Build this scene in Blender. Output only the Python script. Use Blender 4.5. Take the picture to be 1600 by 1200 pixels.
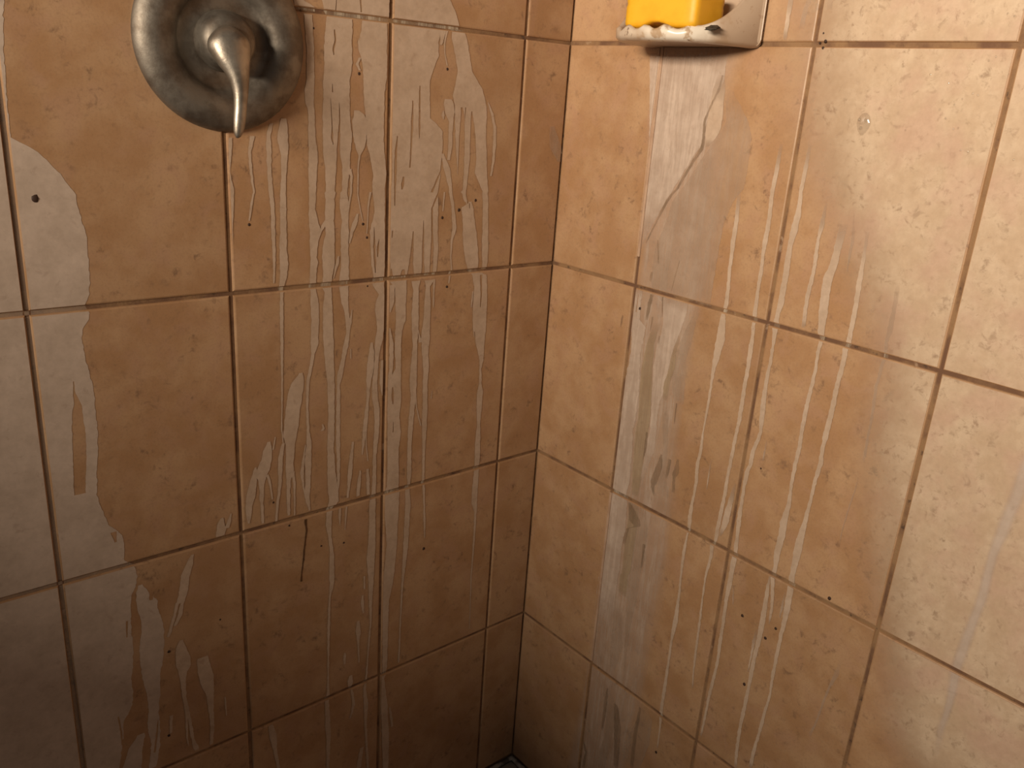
import bpy, bmesh, math, random
from mathutils import Vector, Matrix, noise

for o in list(bpy.data.objects):
    bpy.data.objects.remove(o)
scene = bpy.context.scene
COL = scene.collection

# ------------------------------------------------------------------ camera
cam_data = bpy.data.cameras.new('camera')
cam_data.sensor_width = 36.0
cam_data.lens = 1318.437 * 36.0 / 1600.0
cam_data.clip_start = 0.01
camera = bpy.data.objects.new('camera', cam_data)
COL.objects.link(camera)
RIGHT = Vector((0.76681, -0.63842, 0.06649))
UP = Vector((0.16017, 0.29063, 0.94334))
FWD = Vector((0.62157, 0.71271, -0.32511))
mw = Matrix((RIGHT, UP, -FWD)).transposed().to_4x4()
mw.translation = Vector((-0.85808, -0.91101, 0.84492))
camera.matrix_world = mw
scene.camera = camera

# ------------------------------------------------------------------ world, lamp, exposure
world = bpy.data.worlds.new('world')
scene.world = world
world.use_nodes = True
world.node_tree.nodes['Background'].inputs['Color'].default_value = (1.0, 0.90, 0.80, 1)
world.node_tree.nodes['Background'].inputs['Strength'].default_value = 0.075

def area_lamp(name, loc, target, w, h, power, color):
    d = bpy.data.lights.new(name, 'AREA')
    d.shape = 'RECTANGLE'; d.size = w; d.size_y = h
    d.energy = power; d.color = color
    o = bpy.data.objects.new(name, d)
    COL.objects.link(o)
    o.location = loc
    o.rotation_euler = (Vector(target) - Vector(loc)).to_track_quat('-Z', 'Y').to_euler()
    return o
# the bathroom's wall lamp, across the room from the shower, tipped up to the ceiling
area_lamp('vanity_lamp', (-2.75, -1.14, 1.33), (-1.15, -1.49, 3.82), 1.2, 0.7, 300, (1.0, 0.85, 0.665))

scene.view_settings.view_transform = 'Standard'
scene.view_settings.look = 'None'
scene.view_settings.gamma = 1.0
scene.view_settings.use_curve_mapping = False
scene.view_settings.exposure = 0.0

# ------------------------------------------------------------------ materials
def new_mat(name):
    m = bpy.data.materials.new(name)
    m.use_nodes = True
    nt = m.node_tree
    for n in list(nt.nodes):
        nt.nodes.remove(n)
    out = nt.nodes.new('ShaderNodeOutputMaterial')
    return m, nt, out

class G:
    """small node helper"""
    def __init__(s, nt): s.nt = nt
    def n(s, t, **kw):
        nd = s.nt.nodes.new(t)
        for k, v in kw.items(): setattr(nd, k, v)
        return nd
    def link(s, a, b): s.nt.links.new(a, b)
    def val(s, sock, v):
        if hasattr(v, 'links') or hasattr(v, 'is_linked'): s.link(v, sock)
        else: sock.default_value = v
    def math(s, op, a, b=0.0, c=0.0, clamp=False):
        nd = s.n('ShaderNodeMath', operation=op, use_clamp=clamp)
        for i, v in enumerate((a, b, c)): s.val(nd.inputs[i], v)
        return nd.outputs[0]
    def noise(s, vec, scale, detail=4.0, rough=0.55, dist=0.0):
        nd = s.n('ShaderNodeTexNoise')
        s.link(vec, nd.inputs['Vector'])
        nd.inputs['Scale'].default_value = scale
        nd.inputs['Detail'].default_value = detail
        nd.inputs['Roughness'].default_value = rough
        nd.inputs['Distortion'].default_value = dist
        return nd.outputs['Fac']
    def ramp(s, fac, lo, hi):
        nd = s.n('ShaderNodeMapRange', interpolation_type='SMOOTHSTEP')
        s.link(fac, nd.inputs['Value'])
        nd.inputs['From Min'].default_value = lo; nd.inputs['From Max'].default_value = hi
        return nd.outputs['Result']
    def mix(s, fac, a, b):
        nd = s.n('ShaderNodeMix', data_type='RGBA')
        s.val(nd.inputs['Factor'], fac)
        for sock, v in ((nd.inputs['A'], a), (nd.inputs['B'], b)):
            if isinstance(v, tuple): sock.default_value = (*v, 1)
            else: s.link(v, sock)
        return nd.outputs['Result']
    def scale_vec(s, vec, sc):
        nd = s.n('ShaderNodeVectorMath', operation='MULTIPLY')
        s.link(vec, nd.inputs[0]); nd.inputs[1].default_value = sc
        return nd.outputs[0]
    def bsdf(s, out, color, rough, bump=None, bstr=0.1, bdist=0.001, **kw):
        p = s.n('ShaderNodeBsdfPrincipled')
        if isinstance(color, tuple): p.inputs['Base Color'].default_value = (*color, 1)
        else: s.link(color, p.inputs['Base Color'])
        s.val(p.inputs['Roughness'], rough)
        for k, v in kw.items(): p.inputs[k.replace('_', ' ')].default_value = v
        if bump is not None:
            b = s.n('ShaderNodeBump')
            b.inputs['Strength'].default_value = bstr; b.inputs['Distance'].default_value = bdist
            s.link(bump, b.inputs['Height']); s.link(b.outputs[0], p.inputs['Normal'])
        if out is not None: s.link(p.outputs[0], out.inputs['Surface'])
        return p

def mottling(g, vec, base, pale, rose, dark):
    a = g.ramp(g.noise(vec, 17, 5, 0.6), 0.36, 0.66)
    b = g.ramp(g.noise(g.scale_vec(vec, (1.0, 1.0, 1.0)), 31, 3, 0.5, 0.6), 0.45, 0.72)
    c = g.mix(a, base, pale)
    c = g.mix(g.math('MULTIPLY', b, 0.55), c, rose)
    d1 = g.ramp(g.noise(vec, 85, 6, 0.68, 0.4), 0.52, 0.70)
    d2 = g.ramp(g.noise(vec, 27, 4, 0.6), 0.42, 0.64)
    d = g.math('MULTIPLY', d1, d2)
    c = g.mix(g.math('MULTIPLY', d, 0.85), c, dark)
    grain = g.noise(vec, 420, 2, 0.5)
    return g.mix(g.math('MULTIPLY', g.ramp(grain, 0.45, 0.75), 0.18), c, dark)

def tile_material():
    m, nt, out = new_mat('glazed_tile')
    g = G(nt)
    tc = g.n('ShaderNodeTexCoord'); oi = g.n('ShaderNodeObjectInfo')
    off = g.n('ShaderNodeVectorMath', operation='SCALE')
    off.inputs[0].default_value = (17.3, 5.1, 9.7)
    g.link(oi.outputs['Random'], off.inputs['Scale'])
    add = g.n('ShaderNodeVectorMath', operation='ADD')
    g.link(tc.outputs['Object'], add.inputs[0]); g.link(off.outputs[0], add.inputs[1])
    v = add.outputs[0]
    c = mottling(g, v, (0.395, 0.222, 0.112), (0.475, 0.294, 0.166), (0.435, 0.254, 0.158), (0.215, 0.125, 0.074))
    hv = g.n('ShaderNodeHueSaturation')
    g.link(c, hv.inputs['Color'])
    g.link(g.math('MULTIPLY_ADD', oi.outputs['Random'], 0.10, 0.95), hv.inputs['Value'])
    rough = g.math('MULTIPLY_ADD', g.noise(v, 60, 3), 0.22, 0.30)
    bump = g.math('ADD', g.noise(v, 70, 4, 0.6), g.math('MULTIPLY', g.noise(v, 300, 3), 0.35))
    g.bsdf(out, hv.outputs[0], rough, bump, 0.16, 0.0012, Specular_IOR_Level=0.38)
    return m

def grout_material():
    m, nt, out = new_mat('grout')
    g = G(nt)
    geo = g.n('ShaderNodeNewGeometry'); v = geo.outputs['Position']
    a = g.ramp(g.noise(v, 22, 5, 0.6), 0.40, 0.62)
    c = g.mix(a, (0.27, 0.155, 0.075), (0.15, 0.075, 0.04))
    b = g.ramp(g.noise(v, 75, 4, 0.6), 0.60, 0.70)
    c = g.mix(g.math('MULTIPLY', b, 0.7), c, (0.05, 0.03, 0.02))
    w = g.ramp(g.noise(v, 41, 4, 0.6), 0.64, 0.70)
    c = g.mix(g.math('MULTIPLY', w, 0.6), c, (0.42, 0.29, 0.19))
    g.bsdf(out, c, 0.85, g.noise(v, 380, 4, 0.6), 0.5, 0.001)
    return m

def film_material(name, base, pale, dark, alpha, streaky=0.0, soft=False, rough=0.5, blotch=0.5):
    m, nt, out = new_mat(name)
    g = G(nt)
    geo = g.n('ShaderNodeNewGeometry'); v = geo.outputs['Position']
    a = g.ramp(g.noise(v, 30, 5, 0.6), 0.36, 0.64)
    c = g.mix(a, base, pale)
    d = g.ramp(g.noise(v, 80, 5, 0.65, 0.5), 0.57, 0.70)
    c = g.mix(g.math('MULTIPLY', d, blotch), c, dark)
    if blotch > 0.5:
        e = g.math('MULTIPLY', g.ramp(g.noise(v, 105, 6, 0.68, 0.4), 0.51, 0.68), g.ramp(g.noise(v, 30, 4, 0.6), 0.42, 0.62))
        c = g.mix(g.math('MULTIPLY', e, 0.9), c, dark)
        c = g.mix(g.math('MULTIPLY', g.ramp(g.noise(v, 13, 4, 0.6), 0.45, 0.65), 0.6), c, (base[0], base[1] * 0.90, base[2] * 0.98))
    p = g.bsdf(None, c, rough, g.noise(v, 180, 4, 0.6), 0.15, 0.0006, Specular_IOR_Level=0.3)
    tr = g.n('ShaderNodeBsdfTransparent')
    att = g.n('ShaderNodeAttribute'); att.attribute_name = 'cover'
    f = att.outputs['Fac']
    if soft: f = g.ramp(f, 0.0, 1.0)
    fine = g.math('MULTIPLY_ADD', g.noise(v, 130, 4, 0.6), 0.35, 0.80)
    f = g.math('MULTIPLY', f, g.math('MULTIPLY', fine, alpha))
    if streaky > 0:
        sv = g.scale_vec(v, (95.0, 95.0, 5.5))
        st = g.ramp(g.noise(sv, 1.0, 5, 0.6), 0.40, 0.60)
        sv2 = g.scale_vec(v, (260.0, 260.0, 30.0))
        st2 = g.ramp(g.noise(sv2, 1.0, 4, 0.6), 0.36, 0.52)
        st = g.math('MULTIPLY', st, st2)
        f = g.math('MULTIPLY', f, g.math('MULTIPLY_ADD', st, streaky, 1.0 - streaky))
    f = g.math('MINIMUM', f, 1.0)
    mx = g.n('ShaderNodeMixShader')
    g.link(f, mx.inputs[0]); g.link(tr.outputs[0], mx.inputs[1]); g.link(p.outputs[0], mx.inputs[2])
    g.link(mx.outputs[0], out.inputs['Surface'])
    return m

def plain_material(name, color, rough, var=None, vscale=60, bstr=0.0, **kw):
    m, nt, out = new_mat(name)
    g = G(nt)
    tc = g.n('ShaderNodeTexCoord'); v = tc.outputs['Object']
    c = color
    if var is not None:
        c = g.mix(g.ramp(g.noise(v, vscale, 5, 0.6), 0.42, 0.66), color, var)
    g.bsdf(out, c, rough, g.noise(v, 220, 4, 0.6) if bstr else None, bstr, 0.0008, **kw)
    return m

def metal_material(name, light, dark, rough):
    m, nt, out = new_mat(name)
    g = G(nt)
    tc = g.n('ShaderNodeTexCoord'); v = tc.outputs['Object']
    c = g.mix(g.ramp(g.noise(v, 38, 5, 0.6), 0.38, 0.64), light, dark)
    r = g.math('MULTIPLY_ADD', g.noise(v, 120, 5, 0.7), 0.30, rough)
    g.bsdf(out, c, r, g.noise(v, 170, 6, 0.7), 0.28, 0.0009, Metallic=0.9)
    return m

def ceramic_material():
    m, nt, out = new_mat('worn_ceramic')
    g = G(nt)
    tc = g.n('ShaderNodeTexCoord'); v = tc.outputs['Object']
    c = g.mix(g.ramp(g.noise(v, 45, 4, 0.6), 0.55, 0.64), (0.74, 0.66, 0.56), (0.44, 0.31, 0.20))
    c = g.mix(g.math('MULTIPLY', g.ramp(g.noise(v, 11, 4, 0.6), 0.44, 0.60), 0.75), c, (0.47, 0.34, 0.235))
    c = g.mix(g.math('MULTIPLY', g.ramp(g.noise(v, 120, 5, 0.6), 0.61, 0.67), 0.8), c, (0.20, 0.13, 0.09))
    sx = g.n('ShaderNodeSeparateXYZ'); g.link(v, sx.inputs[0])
    near_wall = g.math('ADD', sx.outputs['X'], g.math('MULTIPLY_ADD', g.noise(v, 30, 4, 0.6), 0.05, -0.025))
    c = g.mix(g.math('MULTIPLY', g.ramp(near_wall, -0.085, -0.055), 0.85), c, (0.41, 0.285, 0.195))  # tan tint, stronger towards the wall, with a noisy edge
    g.bsdf(out, c, 0.28, g.noise(v, 90, 4), 0.08, 0.001)
    return m

M_TILE = tile_material()
M_GROUT = grout_material()
CREAM = ((0.50, 0.365, 0.265), (0.56, 0.42, 0.315), (0.41, 0.28, 0.195))
GREY = ((0.51, 0.40, 0.32), (0.58, 0.46, 0.375), (0.41, 0.305, 0.24))
MILK = ((0.58, 0.445, 0.355), (0.66, 0.525, 0.43), (0.50, 0.37, 0.285))
FILM = {
    0: film_material('soap_film', *CREAM, 0.98),
    1: film_material('soap_film_dry', *GREY, 0.95),
    2: film_material('soap_film_cloudy', *MILK, 0.58, streaky=0.40, soft=True),
    3: film_material('soap_film_thin', *CREAM, 0.45, streaky=0.35),
    4: film_material('rust_drip', (0.055, 0.02, 0.008), (0.08, 0.03, 0.012), (0.02, 0.01, 0.005), 0.65),
    5: film_material('soap_film_faint', *CREAM, 0.42),
    6: film_material('soap_film_milky', *MILK, 0.85, streaky=0.25),
    8: film_material('soap_film_smeared', (0.62, 0.50, 0.42), (0.68, 0.56, 0.48), (0.50, 0.38, 0.30), 0.62, soft=True),
    9: film_material('grimy_slit', (0.25, 0.165, 0.10), (0.30, 0.205, 0.13), (0.16, 0.10, 0.065), 0.55, streaky=0.5),
    10: film_material('olive_film', (0.42, 0.30, 0.19), (0.46, 0.335, 0.22), (0.32, 0.215, 0.135), 0.8, streaky=0.25),
    7: film_material('soap_haze', (0.59, 0.43, 0.295), (0.67, 0.51, 0.365), (0.38, 0.26, 0.175), 0.88, soft=True, rough=0.42, blotch=0.6),
}
M_CURD = film_material('soap_curd', (0.56, 0.45, 0.33), (0.62, 0.52, 0.40), (0.36, 0.25, 0.15), 0.75, streaky=0.8, rough=0.8)
M_METAL = metal_material('tarnished_nickel', (0.255, 0.225, 0.19), (0.15, 0.122, 0.098), 0.42)
M_LEVER = metal_material('rubbed_nickel', (0.40, 0.355, 0.30), (0.25, 0.21, 0.17), 0.30)
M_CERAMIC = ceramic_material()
M_GRIME = plain_material('grime', (0.035, 0.028, 0.02), 0.8, (0.09, 0.07, 0.045), 300)
M_SOAP = plain_material('yellow_soap', (0.83, 0.435, 0.020), 0.5, (0.78, 0.39, 0.015), 40, 0.08, Subsurface_Weight=0.08)
M_SPECK = plain_material('mildew_speck', (0.04, 0.017, 0.009), 0.7)
M_PAN = plain_material('pan_enamel', (0.55, 0.50, 0.44), 0.3, (0.42, 0.36, 0.30), 25, 0.05)
M_CAULK = plain_material('caulk', (0.40, 0.36, 0.31), 0.6, (0.10, 0.08, 0.07), 60, 0.2)

def water_material():
    m, nt, out = new_mat('water')
    g = G(nt)
    gl = g.n('ShaderNodeBsdfGlossy'); gl.inputs['Roughness'].default_value = 0.10
    tr = g.n('ShaderNodeBsdfTransparent'); tr.inputs['Color'].default_value = (0.985, 0.98, 0.975, 1)
    mx = g.n('ShaderNodeMixShader')
    mx.inputs[0].default_value = 0.13; g.link(tr.outputs[0], mx.inputs[1]); g.link(gl.outputs[0], mx.inputs[2])
    g.link(mx.outputs[0], out.inputs['Surface'])
    return m
M_WATER = water_material()

# ------------------------------------------------------------------ object helpers
def link_mesh(name, bm, mat, parent=None, smooth=False):
    me = bpy.data.meshes.new(name)
    bm.to_mesh(me); bm.free()
    me.materials.append(mat)
    if smooth:
        for p in me.polygons: p.use_smooth = True
    o = bpy.data.objects.new(name, me)
    COL.objects.link(o)
    if parent is not None: o.parent = parent
    return o

def tag(o, label, cat=None, group=None, kind=None):
    o['label'] = label
    if cat: o['category'] = cat
    if group: o['group'] = group
    if kind: o['kind'] = kind
    return o

def box_bm(x0, x1, y0, y1, z0, z1, bev=0.0, seg=2):
    bm = bmesh.new()
    bmesh.ops.create_cube(bm, size=1.0)
    for v in bm.verts:
        v.co = Vector((x0 + (v.co.x + .5) * (x1 - x0), y0 + (v.co.y + .5) * (y1 - y0), z0 + (v.co.z + .5) * (z1 - z0)))
    if bev:
        bmesh.ops.bevel(bm, geom=bm.edges[:], offset=bev, segments=seg, affect='EDGES', profile=0.5)
    return bm

# ------------------------------------------------------------------ walls of tiles
GW = 0.0042              # joint width
REC = 0.0022             # grout lies this far behind the tile faces
PITCH = 0.305
COLS_L = [0.0, -0.0812, -0.2882, -0.4924, -0.6976, -0.9021, -1.1066]
COLS_R = [0.0, -0.1649, -0.3742, -0.5779, -0.7826, -0.9871, -1.1916]
ROWS = [-0.305, 0.0, 0.305, 0.610, 0.915, 1.220]

wall_left = link_mesh('wall_left', box_bm(-1.15, 0.10, REC, 0.10, -0.45, 1.26), M_GROUT)
tag(wall_left, 'brown tiled shower wall behind the metal valve plate, streaked with soap', kind='structure')
wall_right = link_mesh('wall_right', box_bm(REC, 0.10, -1.23, REC, -0.45, 1.26), M_GROUT)
tag(wall_right, 'paler tiled shower wall that carries the soap dish', kind='structure')

def tile_mesh(w, h):
    """rounded-edge tile, face at y = 0 looking to -y, centred on x and z"""
    bm = bmesh.new()
    prof = [(0.0, 0.0075), (0.0, 0.0021), (0.0006, 0.0007), (0.0021, 0.0)]
    rings = []
    for ins, y in prof:
        rings.append([bm.verts.new((sx * (w / 2 - ins), y, sz * (h / 2 - ins))) for sx, sz in ((-1, -1), (1, -1), (1, 1), (-1, 1))])
    for a, b in zip(rings, rings[1:]):
        for i in range(4):
            j = (i + 1) % 4
            bm.faces.new((a[i], a[j], b[j], b[i]))
    bm.faces.new(rings[-1])
    bmesh.ops.recalc_face_normals(bm, faces=bm.faces[:])
    me = bpy.data.meshes.new('tile')
    bm.to_mesh(me); bm.free()
    me.materials.append(M_TILE)
    return me

rng = random.Random(7)
TILE_MESH = {}
def lay_tiles(wall, cols, left):
    for i in range(len(cols) - 1):
        a = -cols[i]; b = -cols[i + 1]
        g0 = 0.0003 if i == 0 else GW / 2
        w = (b - GW / 2) - (a + g0)
        mid = -((b - GW / 2) + (a + g0)) / 2
        for z0, z1 in zip(ROWS, ROWS[1:]):
            h = z1 - z0 - GW
            key = (round(w, 3), round(h, 3))
            if key not in TILE_MESH: TILE_MESH[key] = tile_mesh(w, h)
            o = bpy.data.objects.new('tile', TILE_MESH[key])
            COL.objects.link(o)
            o.parent = wall
            zc = (z0 + z1) / 2
            jit = [rng.uniform(-1, 1) for _ in range(4)]
            t = 0.0012
            if left:
                o.location = (mid + jit[0] * 0.0002, rng.uniform(-1, 1) * 0.0001, zc + jit[1] * 0.0003)
                o.rotation_euler = (jit[2] * t * .3, jit[3] * t, 0)
            else:
                o.location = (rng.uniform(-1, 1) * 0.0001, mid + jit[0] * 0.0002, zc + jit[1] * 0.0003)
                o.rotation_euler = (0, jit[3] * t * 0.0, math.radians(-90))
lay_tiles(wall_left, COLS_L, True)
lay_tiles(wall_right, COLS_R, False)

# ------------------------------------------------------------------ soap streaks dried on the tiles
STREAKS_LEFT = [  # (finish, rows of (u, z, u, z) along both edges in 0.1 mm on the wall, bare slits)
 (0, [(-4103,9483,-3983,9498),(-4108,9234,-4006,9245),(-4103,9203,-3931,9222),(-4082,9158,-3855,9182),(-4045,9136,-3852,9157)], []),
 (0, [(-3804,9521,-2930,9633),(-3778,9271,-2920,9367),(-3749,9177,-2918,9266),(-3721,9135,-2921,9218),(-3682,9095,-2924,9171)], [[(-3602,9307,-3595,9307),(-3614,9175,-3603,9177)],[(-3324,9583,-3308,9585),(-3296,9209,-3276,9211)]]),
 (0, [(-2877,9640,-2153,9733),(-2877,9372,-2064,9463),(-2879,9270,-1991,9364),(-2876,9150,-1931,9244),(-2853,9092,-1908,9183)], []),
 (0, [(-3989,9107,-3894,9117),(-3965,8767,-3879,8774),(-3970,8436,-3873,8441),(-4001,8316,-3880,8323),(-3983,8199,-3885,8203),(-3950,8063,-3877,8066),(-3959,7838,-3869,7840),(-3951,7644,-3841,7646),(-3964,7431,-3853,7430),(-3955,7214,-3871,7212),(-3963,7012,-3878,7010),(-3961,6845,-3838,6840),(-3952,6751,-3797,6744),(-3954,6619,-3850,6614),(-3946,6467,-3866,6461),(-3951,6390,-3852,6383),(-3959,6236,-3875,6229),(-3961,6100,-3876,6092),(-3951,6040,-3877,6033),(-3953,5882,-3846,5871),(-3945,5681,-3844,5670),(-3959,5379,-3855,5364),(-3950,5254,-3906,5248),(-3984,5072,-3941,5065),(-4026,4869,-3987,4863),(-4030,4551,-4002,4545),(-4028,4225,-3984,4215),(-4031,4071,-3964,4056),(-4063,3833,-3967,3810),(-4049,3558,-3981,3541),(-4075,3336,-3996,3314),(-4010,3108,-3991,3103)], []),
 (0, [(-4053,4054,-4040,4051),(-4096,3841,-4067,3834),(-4125,3668,-4074,3656),(-4095,3479,-4073,3473),(-4070,3335,-4057,3331)], []),
 (0, [(-3721,9124,-3402,9156),(-3741,8950,-3401,8982),(-3752,8818,-3404,8847),(-3753,8617,-3399,8642),(-3764,8448,-3429,8468),(-3765,8277,-3429,8294),(-3777,8104,-3428,8118),(-3778,7965,-3417,7975),(-3776,7842,-3395,7850),(-3774,7664,-3419,7668),(-3750,7484,-3425,7484),(-3762,7210,-3460,7205),(-3737,7210,-3460,7205),(-3744,7136,-3452,7129)], [[(-3631,8993,-3619,8995),(-3627,8878,-3603,8880),(-3651,8776,-3627,8778),(-3635,8710,-3631,8710)],[(-3656,8420,-3650,8421),(-3657,8317,-3644,8318)],[(-3677,8247,-3673,8247),(-3662,7933,-3650,7933),(-3675,7826,-3646,7827),(-3650,7755,-3642,7755)],[(-3569,8217,-3565,8218),(-3567,8042,-3551,8042),(-3588,7810,-3555,7811),(-3601,7648,-3555,7648),(-3605,7484,-3525,7484),(-3610,7207,-3531,7206),(-3627,7208,-3552,7206),(-3633,7096,-3550,7094)]]),
 (0, [(-3746,7136,-3631,7133),(-3753,7024,-3627,7021),(-3754,6874,-3638,6870),(-3745,6722,-3628,6716),(-3788,6572,-3628,6562),(-3799,6457,-3628,6445),(-3789,6359,-3628,6348),(-3780,6202,-3661,6192),(-3813,6087,-3673,6074),(-3760,6002,-3673,5994),(-3786,5865,-3662,5852),(-3788,5561,-3652,5544),(-3786,5355,-3642,5335),(-3765,5143,-3642,5125),(-3733,4819,-3632,4802),(-3724,4382,-3633,4364),(-3738,3938,-3645,3917),(-3740,3596,-3623,3567),(-3734,3361,-3587,3323),(-3718,3169,-3576,3130),(-3754,3036,-3671,3013),(-3767,2824,-3684,2799),(-3733,2644,-3685,2629),(-3710,2390,-3649,2371),(-3724,2019,-3638,1989),(-3712,1863,-3651,1841),(-3725,1713,-3700,1704),(-3752,1255,-3710,1238),(-3756,448,-3731,437),(-3771,65,-3725,43),(-3797,-35,-3733,-66),(-3795,-522,-3709,-566),(-3775,-707,-3710,-741),(-3784,-1267,-3739,-1292),(-3785,-1569,-3753,-1588)], []),
 (0, [(-3750,6893,-3741,6893),(-3807,6820,-3750,6817),(-3822,6754,-3797,6753),(-3818,6722,-3810,6722)], []),
 (0, [(-3589,6443,-3563,6441),(-3618,6347,-3574,6344),(-3637,6250,-3616,6248),(-3651,6172,-3638,6170)], []),
 (0, [(-3550,7131,-3447,7129),(-3563,7075,-3434,7072),(-3531,6865,-3444,6862),(-3542,6732,-3433,6726),(-3546,6538,-3443,6532),(-3541,6341,-3431,6333),(-3563,6124,-3430,6113),(-3563,6044,-3441,6033),(-3541,5880,-3440,5870),(-3485,5710,-3429,5704),(-3473,5585,-3405,5577),(-3462,5458,-3416,5452),(-3507,5296,-3438,5286),(-3541,5110,-3484,5101),(-3598,4904,-3518,4891),(-3598,4796,-3552,4789),(-3610,4360,-3552,4348),(-3610,3978,-3552,3965),(-3599,3723,-3552,3712),(-3599,3444,-3559,3434),(-3611,3235,-3583,3227)], []),
 (0, [(-3328,6944,-3302,6943),(-3394,6821,-3323,6818),(-3422,6706,-3378,6704),(-3432,6590,-3415,6589)], []),
 (0, [(-3392,5752,-3379,5750),(-3424,5621,-3387,5616),(-3446,5498,-3409,5494)], []),
 (0, [(-3408,5240,-3394,5238),(-3408,5111,-3389,5109)], []),
 (0, [(-3371,8138,-3312,8140),(-3379,8084,-3226,8089),(-3396,8012,-3203,8018),(-3384,7850,-3201,7854),(-3351,7723,-3222,7725),(-3308,7632,-3282,7632),(-3324,7484,-3306,7484),(-3330,7202,-3313,7202),(-3322,7202,-3306,7202),(-3291,7010,-3278,7010),(-3252,6854,-3239,6854)], []),
 (0, [(-3317,8717,-3285,8720),(-3354,8646,-3316,8648),(-3316,8579,-3284,8581)], []),
 (0, [(-3478,7475,-3401,7475),(-3418,7391,-3386,7391),(-3422,7204,-3396,7203),(-3422,7204,-3396,7203),(-3445,7053,-3425,7053),(-3451,6958,-3438,6958)], []),
 (0, [(-3158,7199,-3127,7198),(-3180,7007,-3162,7007),(-3183,6852,-3169,6851),(-3192,6695,-3179,6694)], []),
 (0, [(-3279,9111,-2945,9144),(-3288,8992,-2943,9024),(-3328,8887,-2941,8920),(-3317,8803,-2939,8833),(-3264,8652,-2936,8675),(-3251,8479,-2938,8498),(-3250,8356,-2964,8371),(-3226,8125,-2964,8135),(-3203,7945,-2967,7952),(-3200,7762,-2963,7766),(-3166,7670,-2955,7673),(-3143,7577,-2942,7578),(-3107,7389,-2922,7388),(-3115,7198,-2938,7195),(-3091,7082,-2936,7078),(-3078,6945,-2933,6941),(-3121,6810,-2931,6802),(-3143,6712,-2929,6702),(-3128,6513,-2924,6500),(-3114,6310,-2920,6296),(-3077,6124,-2924,6111),(-3099,6043,-2922,6027),(-3003,5910,-2920,5901),(-3048,5788,-2917,5775),(-3046,5661,-2914,5647),(-3019,5466,-2915,5454),(-3041,5318,-2927,5303),(-3051,5233,-2959,5220),(-3048,5036,-2988,5027),(-3080,4708,-3006,4696),(-3077,4528,-2991,4513),(-3050,4364,-2963,4347),(-3034,4131,-2959,4115),(-3044,3946,-2968,3930),(-3052,3665,-3002,3653),(-3059,3306,-2996,3290),(-3069,3089,-3005,3072),(-3093,3022,-2996,2996),(-3104,2827,-3001,2798),(-3100,2576,-2997,2545),(-3110,2325,-2992,2288),(-3133,2075,-3002,2031),(-3103,1804,-3011,1772),(-3085,1398,-3031,1379),(-3066,983,-3039,972),(-3090,744,-3057,730),(-3105,441,-3081,431),(-3128,110,-3095,95),(-3162,-106,-3120,-125),(-3153,-403,-3075,-440),(-3141,-705,-3099,-726),(-3124,-1016,-3082,-1038),(-3088,-1654,-3045,-1678),(-3085,-1973,-3055,-1990)], [[(-3084,6769,-3080,6769),(-3090,6530,-3060,6529),(-3077,6328,-3045,6326),(-3062,6204,-3052,6204)],[(-3015,6606,-3008,6606),(-3043,6487,-3006,6485),(-3032,6386,-3023,6385)]]),
 (0, [(-3109,5284,-3076,5280),(-3134,5158,-3055,5147),(-3167,4944,-3059,4927),(-3164,4723,-3104,4713),(-3162,4498,-3125,4492),(-3195,4278,-3134,4266),(-3217,4053,-3156,4040),(-3227,3823,-3198,3816),(-3226,3729,-3207,3724)], []),
 (0, [(-3168,4181,-3158,4179),(-3169,3857,-3154,3853),(-3139,3614,-3121,3610)], []),
 (0, [(-2951,5021,-2909,5015),(-2969,4690,-2903,4678),(-2964,4689,-2903,4678),(-2929,4524,-2899,4519)], []),
 (0, [(-2875,9090,-2172,9157),(-2871,8943,-2212,9000),(-2867,8769,-2204,8819),(-2864,8627,-2268,8667),(-2861,8502,-2322,8535),(-2857,8322,-2314,8349),(-2851,8066,-2303,8085),(-2849,8011,-2204,8030),(-2847,7918,-2101,7936),(-2843,7730,-2092,7741),(-2839,7579,-2109,7582),(-2835,7387,-2112,7382),(-2853,7193,-2140,7180),(-2852,6958,-2121,6934),(-2847,6698,-2117,6663),(-2842,6495,-2099,6451),(-2837,6290,-2110,6237),(-2833,6124,-2128,6066)], [[(-2777,7863,-2764,7864),(-2805,7674,-2772,7674),(-2808,7425,-2771,7425),(-2802,7192,-2779,7192),(-2795,7015,-2784,7015)],[(-2568,8281,-2554,8281),(-2579,8038,-2546,8039),(-2580,7772,-2556,7773),(-2589,7483,-2570,7483)],[(-2473,8470,-2459,8471),(-2474,8248,-2450,8249),(-2464,7966,-2440,7966),(-2454,7842,-2449,7842)],[(-2683,7367,-2659,7366),(-2704,7289,-2657,7288),(-2695,7220,-2676,7220)],[(-2111,7462,-2091,7462),(-2140,7180,-2115,7180),(-2248,7182,-2218,7182),(-2234,6979,-2209,6978),(-2219,6668,-2196,6667),(-2222,6458,-2171,6455),(-2224,6246,-2172,6242),(-2227,6074,-2175,6070)],[(-2350,6819,-2345,6818),(-2358,6571,-2328,6569),(-2353,6319,-2323,6317),(-2360,6085,-2296,6080)],[(-2506,6702,-2496,6702),(-2524,6518,-2490,6516),(-2553,6270,-2491,6265),(-2585,6104,-2460,6093)],[(-2650,6214,-2625,6212),(-2696,6113,-2597,6105)],[(-2823,6717,-2804,6716),(-2826,6616,-2816,6616)],[(-2831,6228,-2812,6226),(-2833,6124,-2793,6121)]]),
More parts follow.
